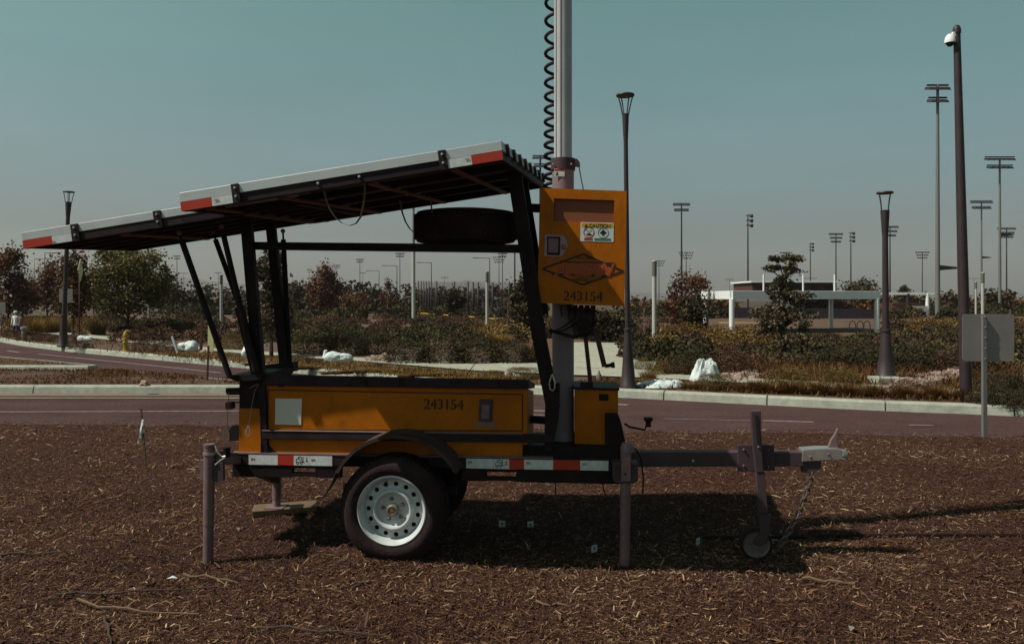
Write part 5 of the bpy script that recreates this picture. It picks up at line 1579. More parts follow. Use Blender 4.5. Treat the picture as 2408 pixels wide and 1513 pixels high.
for i, x in enumerate(range(395, 1260, 46)):
    tree('far_tree', 'dark tree in the far tree line across the park, ' + ordn(i, 19), x + r_.uniform(-10, 10), 742, 672 + r_.uniform(-10, 12), 84, 738, 84 + r_.uniform(-8, 14), 'leaf_dark', n=750, leaf=0.42, clumps=16, spread=0.24, seed=300 + i, group='trees of the far tree line', z0=-0.3)
for i, x in enumerate(range(1500, 1760, 52)):
    tree('far_tree', 'reddish tree in the far row left of the pergola, ' + ordn(i, 5), x + r_.uniform(-10, 10), 745, 700 + r_.uniform(-8, 8), 74, 740, 78, 'leaf_mixed', n=560, leaf=0.36, clumps=14, spread=0.24, seed=340 + i, group='reddish far trees left of the pergola', z0=-0.3)
for i, x in enumerate(range(1900, 2420, 44)):
    tree('far_tree', 'tree in the far row right of the pergola, ' + ordn(i, 12), x + r_.uniform(-10, 10), 742, 690 + r_.uniform(-12, 10), 66, 738, 92 + r_.uniform(-5, 10), 'leaf_mixed' if i % 2 else 'leaf_dark', n=560, leaf=0.42, clumps=14, spread=0.24, seed=360 + i, group='far trees right of the pergola', z0=-0.3)
for i, x in enumerate((-40, 60, 140, 220, 360)):
    tree('far_tree', 'tree far behind the left trees, ' + ordn(i, 5), x, 742, 660, 90, 738, 82, 'leaf_dark' if i % 2 else 'leaf_red', n=700, leaf=0.4, clumps=16, seed=380 + i, group='far trees at the left', z0=-0.3)

# ------------------------------------------------------------------ hills on the skyline
hv = []
prof = [(-900, 660), (-400, 640), (-100, 634), (60, 628), (170, 640), (300, 652), (420, 650), (520, 664), (640, 672), (760, 668), (900, 676), (1000, 664), (1150, 660), (1260, 668), (1450, 686), (1700, 692), (2000, 694), (2400, 690), (2900, 680), (3400, 684)]
hx = np.linspace(-900, 3400, 160)
hy = np.interp(hx, [p[0] for p in prof], [p[1] for p in prof])
mb = MB()
YHILL = 2600.0
vs = []
for i, (x, y) in enumerate(zip(hx, hy)):
    t = Wp(x, y + 1.8 * noise.noise(Vector((x * 0.013, 3, 0))), YHILL)
    vs += [(t.x * 0.97, YHILL - 260, -1.0), (t.x, YHILL, t.z), (t.x * 1.05, YHILL + 500, t.z * 0.4)]
fs = []
for i in range(len(hx) - 1):
    fs += [(3 * i, 3 * i + 3, 3 * i + 4, 3 * i + 1), (3 * i + 1, 3 * i + 4, 3 * i + 5, 3 * i + 2)]
mb.add(vs, fs, True)
structure('hills', mb, M['hill'])
structure('playing_field', MB().add([(-60, 62, -0.42), (140, 62, -0.42), (260, 190, -0.42), (-120, 190, -0.42)], [(0, 1, 2, 3)]), M['turf'])

# ------------------------------------------------------------------ lights, poles and posts
def lamp_post(x, yb, Hm, label, lean=0.0, rbase=0.14, head=0.155, rp=0.048, name='lamp_post', group=None, x_top=None, ped=0.95):
    p = G(x, yb, BED_Z)
    root = empty(name, p)
    root.rotation_euler = (0, lean, 0)
    tag(root, label, 'lamp post', group)
    mb = MB().lathe([(rbase * 1.12, 0.0), (rbase * 1.12, 0.05), (rbase, 0.07), (rbase * 0.72, ped * .5), (max(rp * 1.25, rbase * 0.45), ped), (rp * 1.5, ped + .01), (rp * 1.5, ped + .05), (rp * 1.02, ped + .06)], (0, 0, 0), 'z', 20)
    mb.build('pedestal', M['pole_dk'], root)
    MB().tube([(0, 0, ped + .05), (0, 0, Hm - 0.78)], [rp, rp * 0.84], 14).build('pole', M['pole_dk'], root)
    MB().lathe([(rp * .84, Hm - 0.80), (rp * 1.0, Hm - 0.66), (rp * 1.28, Hm - 0.36), (rp * 1.28, Hm - .33), (0.0, Hm - .32)], (0, 0, 0), 'z', 16).build('lantern_neck', M['pole_dk'], root)
    for k in range(4):
        a = k * math.pi / 2 + 0.35
        pts = [(rp * 1.25 * math.cos(a), rp * 1.25 * math.sin(a), Hm - .35), ((rp * 1.25 + head * .9) * .47 * math.cos(a), (rp * 1.25 + head * .9) * .47 * math.sin(a), Hm - .19), (head * .9 * math.cos(a), head * .9 * math.sin(a), Hm - .04)]
        MB().tube(pts, 0.011, 6).build('lantern_arm', M['pole_dk'], root)
    MB().lathe([(0.0, Hm - .035), (head, Hm - .035), (head * 1.04, Hm - .02), (head * .98, Hm), (0.0, Hm + .006)], (0, 0, 0), 'z', 24).build('lantern_cap', M['pole_dk'], root)
    return root
lamp_post(1477, 912, 4.93, 'tall dark lamp post with open cup lantern right of the control box', lean=R(-0.6), rbase=0.125, head=0.15, rp=0.044)
lamp_post(2083, 898, 3.42, 'short dark lamp post standing among the olive mounds at the right', lean=R(-0.4), rbase=0.17, head=0.14, ped=0.90, rp=0.060)
lamp_post(148, 815, 4.85, 'dark lamp post at the left carrying a small pale sign', lean=R(2.2), rbase=0.15, head=0.16, rp=0.07)
MB().box(-0.24, 0.24, -0.24, 0.24, -0.05, 0.12).build('concrete_footing', M['concrete'], empty('lamp_footing', G(2084, 902, BED_Z)))
tag(bpy.data.objects['lamp_footing'], 'square concrete footing under the short lamp post', 'footing')
# small sign fixed to the left lamp post
def sign(x, y, w, h, Y, label, face, name='road_sign', lines=True, rz=0.0, post=None):
    p = Wp(x, y, Y)
    root = empty(name, (p.x, p.y, BED_Z), rz)
    tag(root, label, 'sign')
    sw, sh = w / F * Y / 2, h / F * Y / 2
    z = p.z - BED_Z
    MB().box(-sw, sw, -0.006, 0.006, z - sh, z + sh).build('sign_panel', M[face], root, 0.004)
    if lines:
        for k, (a, b) in enumerate(((-.5, .5), (-.75, .75), (-.8, .8))):
            MB().box(sw * a, sw * b, -0.009, -0.0065, z + sh * (.42 - .42 * k) - sh * .09, z + sh * (.42 - .42 * k) + sh * .09).build('faded_print', M['signback'], root)
    if post:
        MB().tube([(0, 0.035, -0.1), (0, 0.035, z + sh * 0.9)], post, 8).build('post', M['pole_gr'], root)
    return root
sign(155, 695, 32, 32, 26.8, 'small pale road sign on the left lamp post', 'signface', post=0.025)
sign(2, 723, 22, 26, 33, 'small pale road sign cut by the left edge of the view', 'signface', post=0.025)
# yellow diamond seen nearly edge on
pY = Wp(189, 635, 29)
root = empty('warning_sign', (pY.x, pY.y, BED_Z), R(106))
tag(root, 'yellow diamond warning sign seen almost edge on at the left', 'sign')
hs = 26 / F * 29 * 1.02
MB().prism([(0, pY.z - BED_Z - hs), (hs, pY.z - BED_Z), (0, pY.z - BED_Z + hs), (-hs, pY.z - BED_Z)], -0.006, 0.006).build('sign_panel', M['sign_y'], root)
MB().tube([(0, 0.03, 0), (0, 0.03, pY.z - BED_Z)], 0.022, 6).build('post', M['rust'], root)

# grey sign back on the mulch edge
p = G(2314, 1025, 0)
root = empty('road_sign', p)
tag(root, 'blank grey back of a road sign on a galvanised post at the right mulch edge', 'sign')
Ys = p.y
MB().beam((0, 0, -0.1), (-0.004, 0, H - (742 - HY) / F * Ys), 0.05, 0.04, (0, 1, 0)).build('post', M['pole_gr'], root, 0.003)
x0, x1 = (2265 - 2314) / F * Ys, (2387 - 2314) / F * Ys
z0, z1 = H - (849 - HY) / F * Ys, H - (738 - HY) / F * Ys
mb = MB()
rad, pts = 0.04, []
for cx, cz, a0 in ((x1 - rad, z0 + rad, -90), (x1 - rad, z1 - rad, 0), (x0 + rad, z1 - rad, 90), (x0 + rad, z0 + rad, 180)):
    for k in range(5):
        a = R(a0 + 22.5 * k)
        pts.append((cx + rad * math.cos(a), cz + rad * math.sin(a)))
mb.prism(pts, 0.024, 0.029)
mb.build('sign_panel', M['signback'], root)
for zz in np.linspace(z0 + .03, z1 - .03, 5):
    MB().lathe([(0.0, -.008), (.009, -.006), (.010, 0)], (0, -0.02, zz), 'y', 8).build('bolt', M['zinc'], root)

# camera pole
p = G(2271, 938, BED_Z)
root = empty('camera_pole', p)
root.rotation_euler = (0, R(-1.45), 0)
tag(root, 'tall dark tapered pole with a white dome camera near its top', 'pole')
hp = H - (60 - HY) / F * p.y - BED_Z
MB().tube([(0, 0, -.05), (0, 0, hp * .5), (0, 0, hp - .10)], [.085, .068, .048], 18).build('shaft', M['pole_dk'], root)
MB().lathe([(.058, hp - .12), (.058, hp - .07), (.05, hp - .03), (.03, hp), (0, hp + .01)], (0, 0, 0), 'z', 16).build('finial', M['pole_dk'], root)
cz_ = H - (95 - HY) / F * p.y - BED_Z
cam_b = MB().box(-.075, -.04, -.035, .035, cz_ + .05, cz_ + .12).build('camera_mount', M['white_steel'], root)
MB().beam((-.06, 0, cz_ + .085), (-.13, 0, cz_ + .085), .03, .03, (0, 1, 0)).build('camera_arm', M['white_steel'], root)
MB().lathe([(0, cz_ + .09), (.04, cz_ + .085), (.065, cz_ + .05), (.078, cz_ + .0), (.078, cz_ - .035), (.0, cz_ - .035)], (-.105, 0, 0), 'z', 18).build('camera_dome', M['white_steel'], root)
MB().lathe([(.058, cz_ - .034), (.052, cz_ - .06), (.03, cz_ - .085), (0, cz_ - .09)], (-.105, 0, 0), 'z', 16).build('camera_lens', M['lampdk'], root)

# light columns
for i, (x, yt, label) in enumerate(((1538, 612, 'pale light column with grey top right of the tall lamp post'), (1145, 637, 'pale light column in front of the netting'), (520, 645, 'pale light column seen between the gas struts'),
        (2310, 640, 'pale light column rising behind the grey sign, right one of two'), (2294, 662, 'pale light column rising behind the grey sign, left one of two'))):
    Y = 1.14 * F / (HY - yt)
    root = empty('light_column', ((x - CX) / F * Y, Y, 0.0))
    tag(root, label, 'light column', 'pale light columns')
    r0 = 0.066
    MB().tube([(0, 0, -.1), (0, 0, 2.28)], r0, 14).build('shaft', M['pole_wh'], root)
    MB().tube([(0, 0, 2.281), (0, 0, 2.70)], r0 * 1.12, 14).build('lens', M['column_top'], root)
    MB().lathe([(r0 * 1.25, 2.701), (r0 * 1.25, 2.73), (0, 2.75)], (0, 0, 0), 'z', 14).build('cap', M['pole_wh'], root)

# tall flag-pole-like mast and slim poles
def slim(x, yt, yb, Y, r, label, mat='pole_gr', name='slim_pole', ymid=None):
    a, b = Wp(x, yt, Y), Wp(x, yb, Y)
    root = empty(name, (b.x, Y, b.z)); tag(root, label, 'pole')
    h = a.z - b.z
    if ymid is None:
        MB().tube([(0, 0, 0), (0, 0, h)], [r, r * .8], 10).build('shaft', M[mat], root)
    else:
        hm = h * (yb - ymid) / (yb - yt)
        MB().tube([(0, 0, 0), (0, 0, hm)], [r, r], 10).build('shaft', M['pole_wh'], root)
        MB().tube([(0, 0, hm), (0, 0, h)], [r * .8, r * .6], 10).build('upper_shaft', M['pole_gr'], root)
slim(972, 476, 760, 48, 0.11, 'slim grey pole rising left of the spare tyre', ymid=585)
slim(1210, 592, 745, 62, 0.07, 'slim pole behind the right end of the cross bar', 'lampdk')
slim(349, 700, 760, 45, 0.04, 'short pale stub post under the big green tree', 'pole_wh')

# sports floodlights: 18 m masts at many distances
def flood(x, yt, tiers, wid, label, side=False, detail=False, drop=None, n_l=6):
    Y = 16.4 * F / (HY - yt)
    X = (x - CX) / F * Y
    root = empty('floodlight_mast', (X, Y, -0.4))
    tag(root, label, 'floodlight', 'sports field floodlights')
    hh = 18.4
    MB().tube([(0, 0, 0), (0, 0, hh * .5), (0, 0, hh - .1)], [.19, .15, .10], 10).build('mast', M['pole_gr'] if detail else M['lampdk'], root)
    W2 = wid / F * Y / 2
    for t in range(tiers):
        z = hh - .15 - t * 0.95
        w2 = W2 * (1 - .14 * t)
        if side:
            arm = MB().beam((0, -1.0, z), (0, 1.0, z), .16, .16, (0, 0, 1)).build('cross_arm', M['lampdk'], root)
            MB().lathe([(.05, -.25), (.34, .15), (.38, .5), (.0, .5)], (0.45, 0, z - .15), 'x', 10).build('lamp', M['lampdk'], root)
            continue
        arm = MB().beam((-w2, 0, z), (w2, 0, z), .12, .12, (0, 0, 1)).build('cross_arm', M['lampdk'], root)
        n = n_l - t
        def lamp_mb(mb, lx):
            return mb.hexa([(lx - .22, -.42, z - .46), (lx + .22, -.42, z - .46), (lx + .30, .22, z - .30), (lx - .30, .22, z - .30),
                            (lx - .16, -.30, z - .22), (lx + .16, -.30, z - .22), (lx + .22, .18, z - .08), (lx - .22, .18, z - .08)])
        if detail:
            for k in range(n):
                lamp_mb(MB(), -w2 + 2 * w2 * (k + .5) / n).build('lamp', M['lampdk'], root)
        else:
            mb = MB()
            for k in range(n): lamp_mb(mb, -w2 + 2 * w2 * (k + .5) / n)
            mb.build('lamp_bank', M['lampdk'], root)
    if drop:
        z = hh - drop
        MB().hexa([(0, -.3, z - .25), (1.6, -.2, z - .12), (1.6, .2, z - .12), (0, .3, z - .25), (0, -.3, z + .15), (1.3, -.2, z + .02), (1.3, .2, z + .02), (0, .3, z + .15)]).build('low_lamp', M['lampdk'], root)
    return root
flood(2204, 196, 2, 50, 'nearest floodlight mast, just left of the dark camera pole', detail=True, drop=14.0, n_l=4)
flood(2350, 366, 2, 70, 'large two tier floodlight right of the camera pole', detail=True, drop=9.0, n_l=6)
flood(2307, 470, 2, 52, 'two tier floodlight close right of the camera pole', detail=True, drop=9.5)
flood(2366, 534, 3, 44, 'three tier floodlight behind the large two tier one')
flood(2168, 591, 3, 34, 'small three tier floodlight left of the camera pole')
flood(2092, 530, 3, 40, 'floodlight directly behind the short lamp post head')
flood(2000, 546, 3, 14, 'floodlight seen side on above the pergola, the taller one', side=True)
flood(1965, 547, 3, 34, 'three tier floodlight above the middle of the pergola')
flood(1905, 571, 3, 10, 'small floodlight seen side on beside the two lobed tree', side=True)
flood(1848, 592, 3, 30, 'floodlight head peeping over the two lobed tree')
flood(1758, 504, 3, 14, 'floodlight seen side on above the left end of the pergola', side=True)
flood(1602, 476, 2, 40, 'two tier floodlight right of the control box, the tallest there')
flood(1613, 592, 3, 36, 'lower three tier floodlight behind the tallest right of the box')
flood(1549, 612, 3, 30, 'small floodlight behind the pale light column')
flood(1715, 655, 2, 24, 'tiny far floodlight left of the white pergola')
flood(1270, 363, 2, 36, 'floodlight partly hidden by the coiled cable on the mast', n_l=4)
flood(1173, 603, 3, 32, 'three tier floodlight above the netting, front one')
flood(1181, 594, 2, 22, 'two tier floodlight above the netting, rear one')
flood(940, 594, 2, 22, 'floodlight under the cross bar above the sparse thin tree')
flood(846, 608, 2, 18, 'floodlight right of the conical red tree')
flood(1099, 660, 2, 20, 'tiny far floodlight above the middle of the netting')
flood(1045, 650, 2, 20, 'tiny far floodlight above the left part of the netting')
flood(416, 600, 2, 16, 'floodlight right of the large round green tree')
flood(432, 641, 1, 18, 'tiny far floodlight right of the large round green tree')
flood(513, 640, 1, 16, 'tiny far floodlight left of the gas struts')
flood(792, 622, 2, 16, 'far floodlight just right of the conical red tree top')
flood(727, 632, 1, 14, 'far floodlight left of the conical red tree')
flood(853, 640, 1, 14, 'tiny far floodlight behind the low pinkish tree')
flood(2290, 654, 1, 28, 'tiny far floodlight just right of the nearest mast foot')
flood(1905, 652, 2, 34, 'tiny far floodlight over the far building')
# parking lot lights with one arm
for x, yt, xa, Hm, label in ((891, 636, 860, 8.0, 'one armed lot light under the cross bar, leftmost of four'), (933, 624, 898, 8.0, 'one armed lot light under the cross bar, second from the left'), (1014, 617, 979, 8.0, 'one armed lot light right of the slim grey pole'),
        (1151, 606, 1111, 8.0, 'one armed lot light above the netting'), (80, 608, 122, 8.0, 'one armed lot light at the far left, left of the pair'), (104, 594, 140, 8.0, 'one armed lot light at the far left, right of the pair'), (90, 621, 130, 8.0, 'lowest one armed lot light at the far left')):
    Y = (Hm - 1.6) * F / (HY - yt)
    root = empty('lot_light', ((x - CX) / F * Y, Y, 0)); tag(root, label, 'street light', 'one armed lot lights')
    MB().tube([(0, 0, -.2), (0, 0, Hm)], [.10, .07], 8).build('pole', M['lampdk'] if x > 200 else M['pole_gr'], root)
    dx = (xa - x) / F * Y
    MB().beam((0, 0, Hm - .06), (dx * .7, 0, Hm - .02), .08, .08, (0, 0, 1)).build('arm', M['lampdk'], root)
    MB().beam((dx * .66, 0, Hm - .02), (dx, 0, Hm), .26, .10, (0, 0, 1)).build('lamp_head', M['lampdk'], root)

# ------------------------------------------------------------------ far structures
# white pergola
C0 = Wp(1720, 702, 34); C1 = Wp(2066, 702, 36); C2 = Wp(1652, 702, 39)
C3 = Vector((C1.x + (C2.x - C0.x), C1.y + (C2.y - C0.y), 0))
root = empty('pergola', (C0.x, C0.y, -0.25)); tag(root, 'long white flat roofed pergola behind the two lobed tree', 'pergola')
def rel(p, z): return Vector((p.x - C0.x, p.y - C0.y, z + 0.25))
ZT, ZB = 1.94, 1.58
for a, b in ((C0, C1), (C0, C2), (C1, C3), (C2, C3)):
    MB().beam(rel(a, (ZT + ZB) / 2), rel(b, (ZT + ZB) / 2), .16, ZT - ZB, (0, 0, 1)).build('fascia_beam', M['white_steel'], root, 0.01)
for k in range(1, 9):
    t = k / 9
    a = C0.lerp(C1, t); b = C2.lerp(C3, t)
    MB().beam(rel(a, ZT - .12), rel(b, ZT - .12), .09, .14, (0, 0, 1)).build('rafter', M['white_steel'], root)
MB().hexa([rel(C0, ZT - .04), rel(C1, ZT - .04), rel(C3, ZT - .04), rel(C2, ZT - .04), rel(C0, ZT - .01), rel(C1, ZT - .01), rel(C3, ZT - .01), rel(C2, ZT - .01)]).build('roof_sheet', M['white_steel'], root)
for q in (C0, C0.lerp(C1, .985), C2.lerp(C3, .02), C2.lerp(C3, .98)):
    MB().tube([rel(q, -0.25), rel(q, ZB)], .11, 12).build('post', M['white_steel'], root)
q = C2.lerp(C3, .74)
# far wrapped post: white post with a dark spiral band
sp_ = MB().tube([rel(q, -0.25), rel(q, ZB)], .10, 12).build('wrapped_post', M['pole_gr'], root)
hel = [rel(q, -0.2) + Vector((.115 * math.cos(t), .115 * math.sin(t), t / 22 * .6)) for t in np.linspace(0, 60, 260)]
MB().tube(hel, .03, 5).build('light_spiral', M['white_steel'], root)

# far building with pale roof line, and dugout frame
def far_box(name, label, cat, x0, x1, yt, yb, Y, d, mat, roof=None):
    a, b = Wp(x0, yt, Y), Wp(x1, yb, Y)
    root = empty(name, ((a.x + b.x) / 2, Y, b.z)); tag(root, label, cat)
    w = (b.x - a.x) / 2; h = a.z - b.z
    MB().box(-w, w, 0, d, 0, h).build('wall', M[mat], root)
    if roof:
        MB().box(-w - .3, w + .3, -.6, d + .3, h, h + roof).build('roof', M['white_steel'], root)
    return root, w, h
root, w, h = far_box('park_building', 'low far building with pale roof edge behind the pergola', 'building', 1768, 1958, 664, 700, 95, 8, 'maroon', 0.18)
for k in range(5):
    MB().box(-w + 1.0 + k * 1.9, -w + 2.0 + k * 1.9, -.05, 0.0 - .002, h * .3, h * .8).build('window', M['fabric_dk'], root)
for x in (1795, 1962, 1888):
    q = Wp(x, 640, 90); slim(x, 645, 700, 90, .12, 'white net post behind the pergola roof, at the %s' % {1795: 'left', 1888: 'middle', 1962: 'right'}[x], 'white_steel', 'net_post')
root = empty('dugout_frame', Wp(2100, 740, 70)); tag(root, 'white goal like dugout frame right of the pergola', 'frame')
w = 96 / F * 70; h = 50 / F * 70
MB().beam((-1.6, 0, h), (w, 0, h), .22, .22, (0, 0, 1)).build('top_beam', M['white_steel'], root)
for xx in (w - .6, w * .35):
    MB().tube([(xx, 0, -.2), (xx, 0, h)], .16, 10).build('post', M['white_steel'] if xx > w * .5 else M['lampdk'], root)
MB().box(w * .05, w * .9, .5, 3.0, -.2, h * .55).build('back_panel', M['maroon'], root)
MB().box(w * .42, w * .78, -.4, -.2, 0.0, h * .42).build('pale_board', M['pole_wh'], root)
# field fence with dark windscreen and yellow cap
def screen_fence(name, label, x0, y0, x1, y1, Y0, Y1, h, n, cap=True):
    a, b = Wp(x0, y0, Y0), Wp(x1, y1, Y1)
    root = empty(name, (a.x, a.y, 0)); tag(root, label, 'fence')
    d = b - a; d.z = 0
    zt0, zt1 = a.z, b.z
    for k in range(n):
        p0 = d * (k / n); p1 = d * ((k + .985) / n)
        z0 = zt0 + (zt1 - zt0) * k / n; z1 = zt0 + (zt1 - zt0) * (k + 1) / n
        MB().hexa([p0 + Vector((0, -.02, z0 - h)), p1 + Vector((0, -.02, z1 - h)), p1 + Vector((0, .02, z1 - h)), p0 + Vector((0, .02, z0 - h)), p0 + Vector((0, -.02, z0)), p1 + Vector((0, -.02, z1)), p1 + Vector((0, .02, z1)), p0 + Vector((0, .02, z0))]).build('screen_panel', M['fabric_dk'], root)
    if cap:
        MB().tube([Vector((0, 0, zt0 + .05)), d + Vector((0, 0, zt1 + .05))], .05, 8).build('top_cap', M['fence_y'], root)
screen_fence('field_fence', 'dark screened field fence with yellow cap below the netting', 982, 737, 1240, 757, 66, 52, 1.3, 8)
screen_fence('field_fence', 'tall dark screened field fence behind the pergola posts', 1690, 722, 2070, 726, 62, 60, 1.35, 9, False)
screen_fence('field_fence', 'low field fence with yellow cap behind the pergola posts', 1690, 761, 2070, 763, 50, 50, 0.35, 6)
screen_fence('field_fence', 'screened field fence with yellow cap right of the short lamp post', 2075, 740, 2420, 742, 74, 74, 1.2, 8)
# tall netting on posts
net = bpy.data.materials.new('netting'); net.use_nodes = True
t = net.node_tree; pb = t.nodes['Principled BSDF']; pb.inputs['Base Color'].default_value = (0.03, 0.02, 0.03, 1); pb.inputs['Roughness'].default_value = 1.0
tp = t.nodes.new('ShaderNodeBsdfTransparent'); mx = t.nodes.new('ShaderNodeMixShader'); mx.inputs[0].default_value = 0.22
t.links.new(tp.outputs[0], mx.inputs[1]); t.links.new(pb.outputs[0], mx.inputs[2]); t.links.new(mx.outputs[0], t.nodes['Material Output'].inputs['Surface'])
nx = [983, 990, 996, 1002, 1008, 1014, 1026, 1068, 1100, 1112, 1124, 1158, 1197, 1228]
a0 = Wp(983, 750, 72)
root = empty('backstop_net', (a0.x, a0.y, -.3)); tag(root, 'tall dark backstop netting on slim posts under the cross bar', 'netting')
pp = []
for i, x in enumerate(nx):
    Y = 72 - i * .8
    q = Wp(x, 660 + (x - 983) * .02, Y)
    base = Vector((q.x - a0.x, q.y - a0.y, 0)); hz = q.z + .3
    MB().tube([base, base + Vector((0, 0, hz))], .075 if x > 1020 else .055, 8).build('net_post', M['lampdk'], root)
    pp.append((base, hz))
for (b0, h0), (b1, h1) in zip(pp[:-1], pp[1:]):
    MB().add([b0 + Vector((0, .16, .8)), b1 + Vector((0, .16, .8)), b1 + Vector((0, .16, h1 - .05)), b0 + Vector((0, .16, h0 - .05))], [(0, 1, 2, 3)]).build('net_panel', net, root)
# bicycle hoops
for i, x in enumerate((2004, 2022, 2038)):
    q = Wp(x, 800, 36); q.z = 0
    t = np.linspace(0, math.pi, 9)
    pts = [(.14, 0, -.1)] + [(.14 * math.cos(a), 0, .16 + .14 * math.sin(a)) for a in t] + [(-.14, 0, -.1)]
    o = MB().tube([(a, b, c * 1.6) for a, b, c in pts], .022, 6).build('bike_hoop', M['pole_gr'])
    o.location = (q.x, q.y, 0.12)
    tag(o, '%s of three small grey bicycle hoops near the pergola' % ('leftmost', 'middle one', 'rightmost')[i], 'bike rack', 'bicycle hoops')

# ------------------------------------------------------------------ small things along the road
def lumpy(name, label, cat, x, yb, w, h, mat, seed, squash=(1, .7), knot=None, z0=BED_Z, fold=0.16, group=None, dep=None):
    """sack or crumpled sheet: a lumpy closed surface with creases"""
    p = G(x, yb, z0)
    s = w / F * p.y / 2; hz = h / F * p.y
    bm = bmesh.new()
    bmesh.ops.create_icosphere(bm, subdivisions=4, radius=1.0)
    for v in bm.verts:
        d = v.co.normalized()
        n1 = noise.noise(d * 1.6 + Vector((seed, 0, 0))); n2 = abs(noise.noise(d * 4.2 + Vector((0, seed, 0)))); n3 = abs(noise.noise(d * 9 + Vector((0, 0, seed))))
        k = 1 + fold * 1.6 * n1 - fold * 1.3 * n2 - fold * .6 * n3
        v.co = Vector((d.x * s * k, d.y * s * squash[1] * k, (max(d.z, -.35) + .35) / 1.35 * hz * k))
        if knot:
            kx = knot * s
            v.co.z += hz * .35 * math.exp(-((v.co.x - kx) / (s * .12)) ** 2) * (1 if d.z > .2 else 0)
            v.co.z -= hz * .30 * math.exp(-((v.co.x - kx * .2) / (s * .16)) ** 2) * (1 if d.z > .2 else 0) * .6
    me = bpy.data.meshes.new(name); bm.to_mesh(me); bm.free()
    for f in me.polygons: f.use_smooth = True
    o = link(name, me, None, M[mat]); o.location = (p.x, p.y, z0 - .01)
    tag(o, label, cat, group)
    return o
def sack(label, x, yb, w, h, seed, waist=0.62, neck=True, rz=0.0):
    """filled woven sack lying on its side: gathered ends, a tied waist, creases running along it"""
    p = G(x, yb, BED_Z)
    s = w / F * p.y; hz = h / F * p.y
    n, m = 44, 40
    vs = []
    for i in range(n):
        t = i / (n - 1)
        base = (max(0.0, 1 - abs(2 * t - 1) ** 4.5)) ** 0.45
        base = max(base, 0.10)
        base *= (1 - 0.13 * math.exp(-((t - waist) / 0.035) ** 2)) * (0.80 + 0.26 * math.sin(2.2 * t + seed))
        gath = math.exp(-((t - waist) / 0.12) ** 2) + math.exp(-(t / 0.14) ** 2) + math.exp(-((1 - t) / 0.14) ** 2)
        for k in range(m):
            a = 2 * math.pi * k / m
            d = Vector((t * 3.0, math.cos(a), math.sin(a)))
            cr = 0.10 * noise.noise(d * 1.3 + Vector((seed, 0, 0))) - 0.05 * abs(noise.noise(Vector((t * 2, a * 2.2, seed)))) - 0.16 * gath * abs(math.sin(a * 3.5 + seed + 3 * t + noise.noise(Vector((a, t * 4, seed))))) - 0.14 * abs(noise.noise(Vector((t * 7, a * 1.4, seed + 4))))
            r = base * (1 + cr)
            zz = math.sin(a) * r
            zz = zz if zz > -0.62 else -0.62
            vs.append(((t - .5) * s + 0.02 * s * math.sin(a * 3 + seed), math.cos(a) * r * hz * .62, (zz + .62) * hz / 1.62))
    fs = [(i * m + k, i * m + (k + 1) % m, (i + 1) * m + (k + 1) % m, (i + 1) * m + k) for i in range(n - 1) for k in range(m)]
    fs += [tuple(range(m - 1, -1, -1)), tuple((n - 1) * m + k for k in range(m))]
    mb = MB(); mb.add(vs, fs, True)
    o = mb.build('sandbag', M['bag']); o.location = (p.x, p.y, BED_Z - .01); o.rotation_euler = (0, 0, rz)
    tag(o, label, 'sandbag')
    if neck:
        e = MB()
        pts = [(-.44 * s, 0, hz * .50), (-.47 * s, -.01, hz * .82), (-.45 * s, -.01, hz * .92), (-.40 * s, -.02, hz * 1.02)]
        e.tube(pts, [hz * .30, hz * .12, hz * .14, hz * .05], 9)
        e.build('tied_neck', M['bag'], o)
    return o
sack('plump white tied sandbag on the sidewalk behind the trailer', 796, 853, 68, 31, 2.1, .58)
sack('bulging white sandbag beside the leaning white stick', 440, 826, 50, 28, 5.3, .45, False)
sack('white sandbag partly hidden by the rack posts', 594, 840, 50, 30, 7.7, .4, False)
sack('grey white bag lying among the clipped maroon shrubs', 200, 803, 36, 19, 9.1, .5, False)
def crumpled(label, x, yb, w, h, seed, peak=(0.1, 0.0), sharp=1.0, dep=0.6):
    """dropped plastic sheet: a heap of sharp folds falling to a ragged hem, with a real thickness"""
    p = G(x, yb, BED_Z)
    s = w / F * p.y / 2; hz = h / F * p.y
    nr, na = 26, 72
    top = []
    for i in range(nr):
        q = i / (nr - 1)
        for k in range(na):
            a = 2 * math.pi * k / na
            hem = 1 + .42 * noise.noise(Vector((math.cos(a) * 1.7, math.sin(a) * 1.7, seed)))
            X = (math.cos(a) * q * hem + peak[0] * (1 - q)) * s
            Yq = (math.sin(a) * q * hem * dep + peak[1] * (1 - q)) * s
            rid = 1 - abs(noise.noise(Vector((math.cos(a) * 2.6 + q * 1.2, math.sin(a) * 2.6, seed + q * 1.6)))) * 2.2
            rid2 = 1 - abs(noise.noise(Vector((X / s * 5, Yq / s * 5, seed * 2)))) * 2.0
            z = hz * ((1 - q ** sharp) * (.62 + .62 * rid * (0.35 + 0.65 * q)) + .12 * rid2 * (1 - q ** 4) * (q > .03)) 
            top.append((X, Yq, max(0.006, z)))
    fs = [(i * na + k, i * na + (k + 1) % na, (i + 1) * na + (k + 1) % na, (i + 1) * na + k) for i in range(nr - 1) for k in range(na)]
    mb = MB(); mb.add(top, fs, True)
    o = mb.build('plastic_sheet', M['bag']); o.location = (p.x, p.y, BED_Z + .005)
    sm = o.modifiers.new('thick', 'SOLIDIFY'); sm.thickness = .004; sm.offset = 1
    tag(o, label, 'plastic sheet')
    return o
crumpled('tall crumpled white plastic sheet behind the boxy shrub', 1655, 896, 84, 52, 3.4, (0.15, 0.1), 2.6)
crumpled('flat white plastic sheet lying beside the tall lamp post', 1556, 910, 124, 17, 6.2, (0.35, 0.1), 3.0, 0.5)
crumpled('white cloth strip trailing over the brown shrubs', 1200, 886, 46, 12, 8.8, (-0.4, 0), 1.3, 0.25)
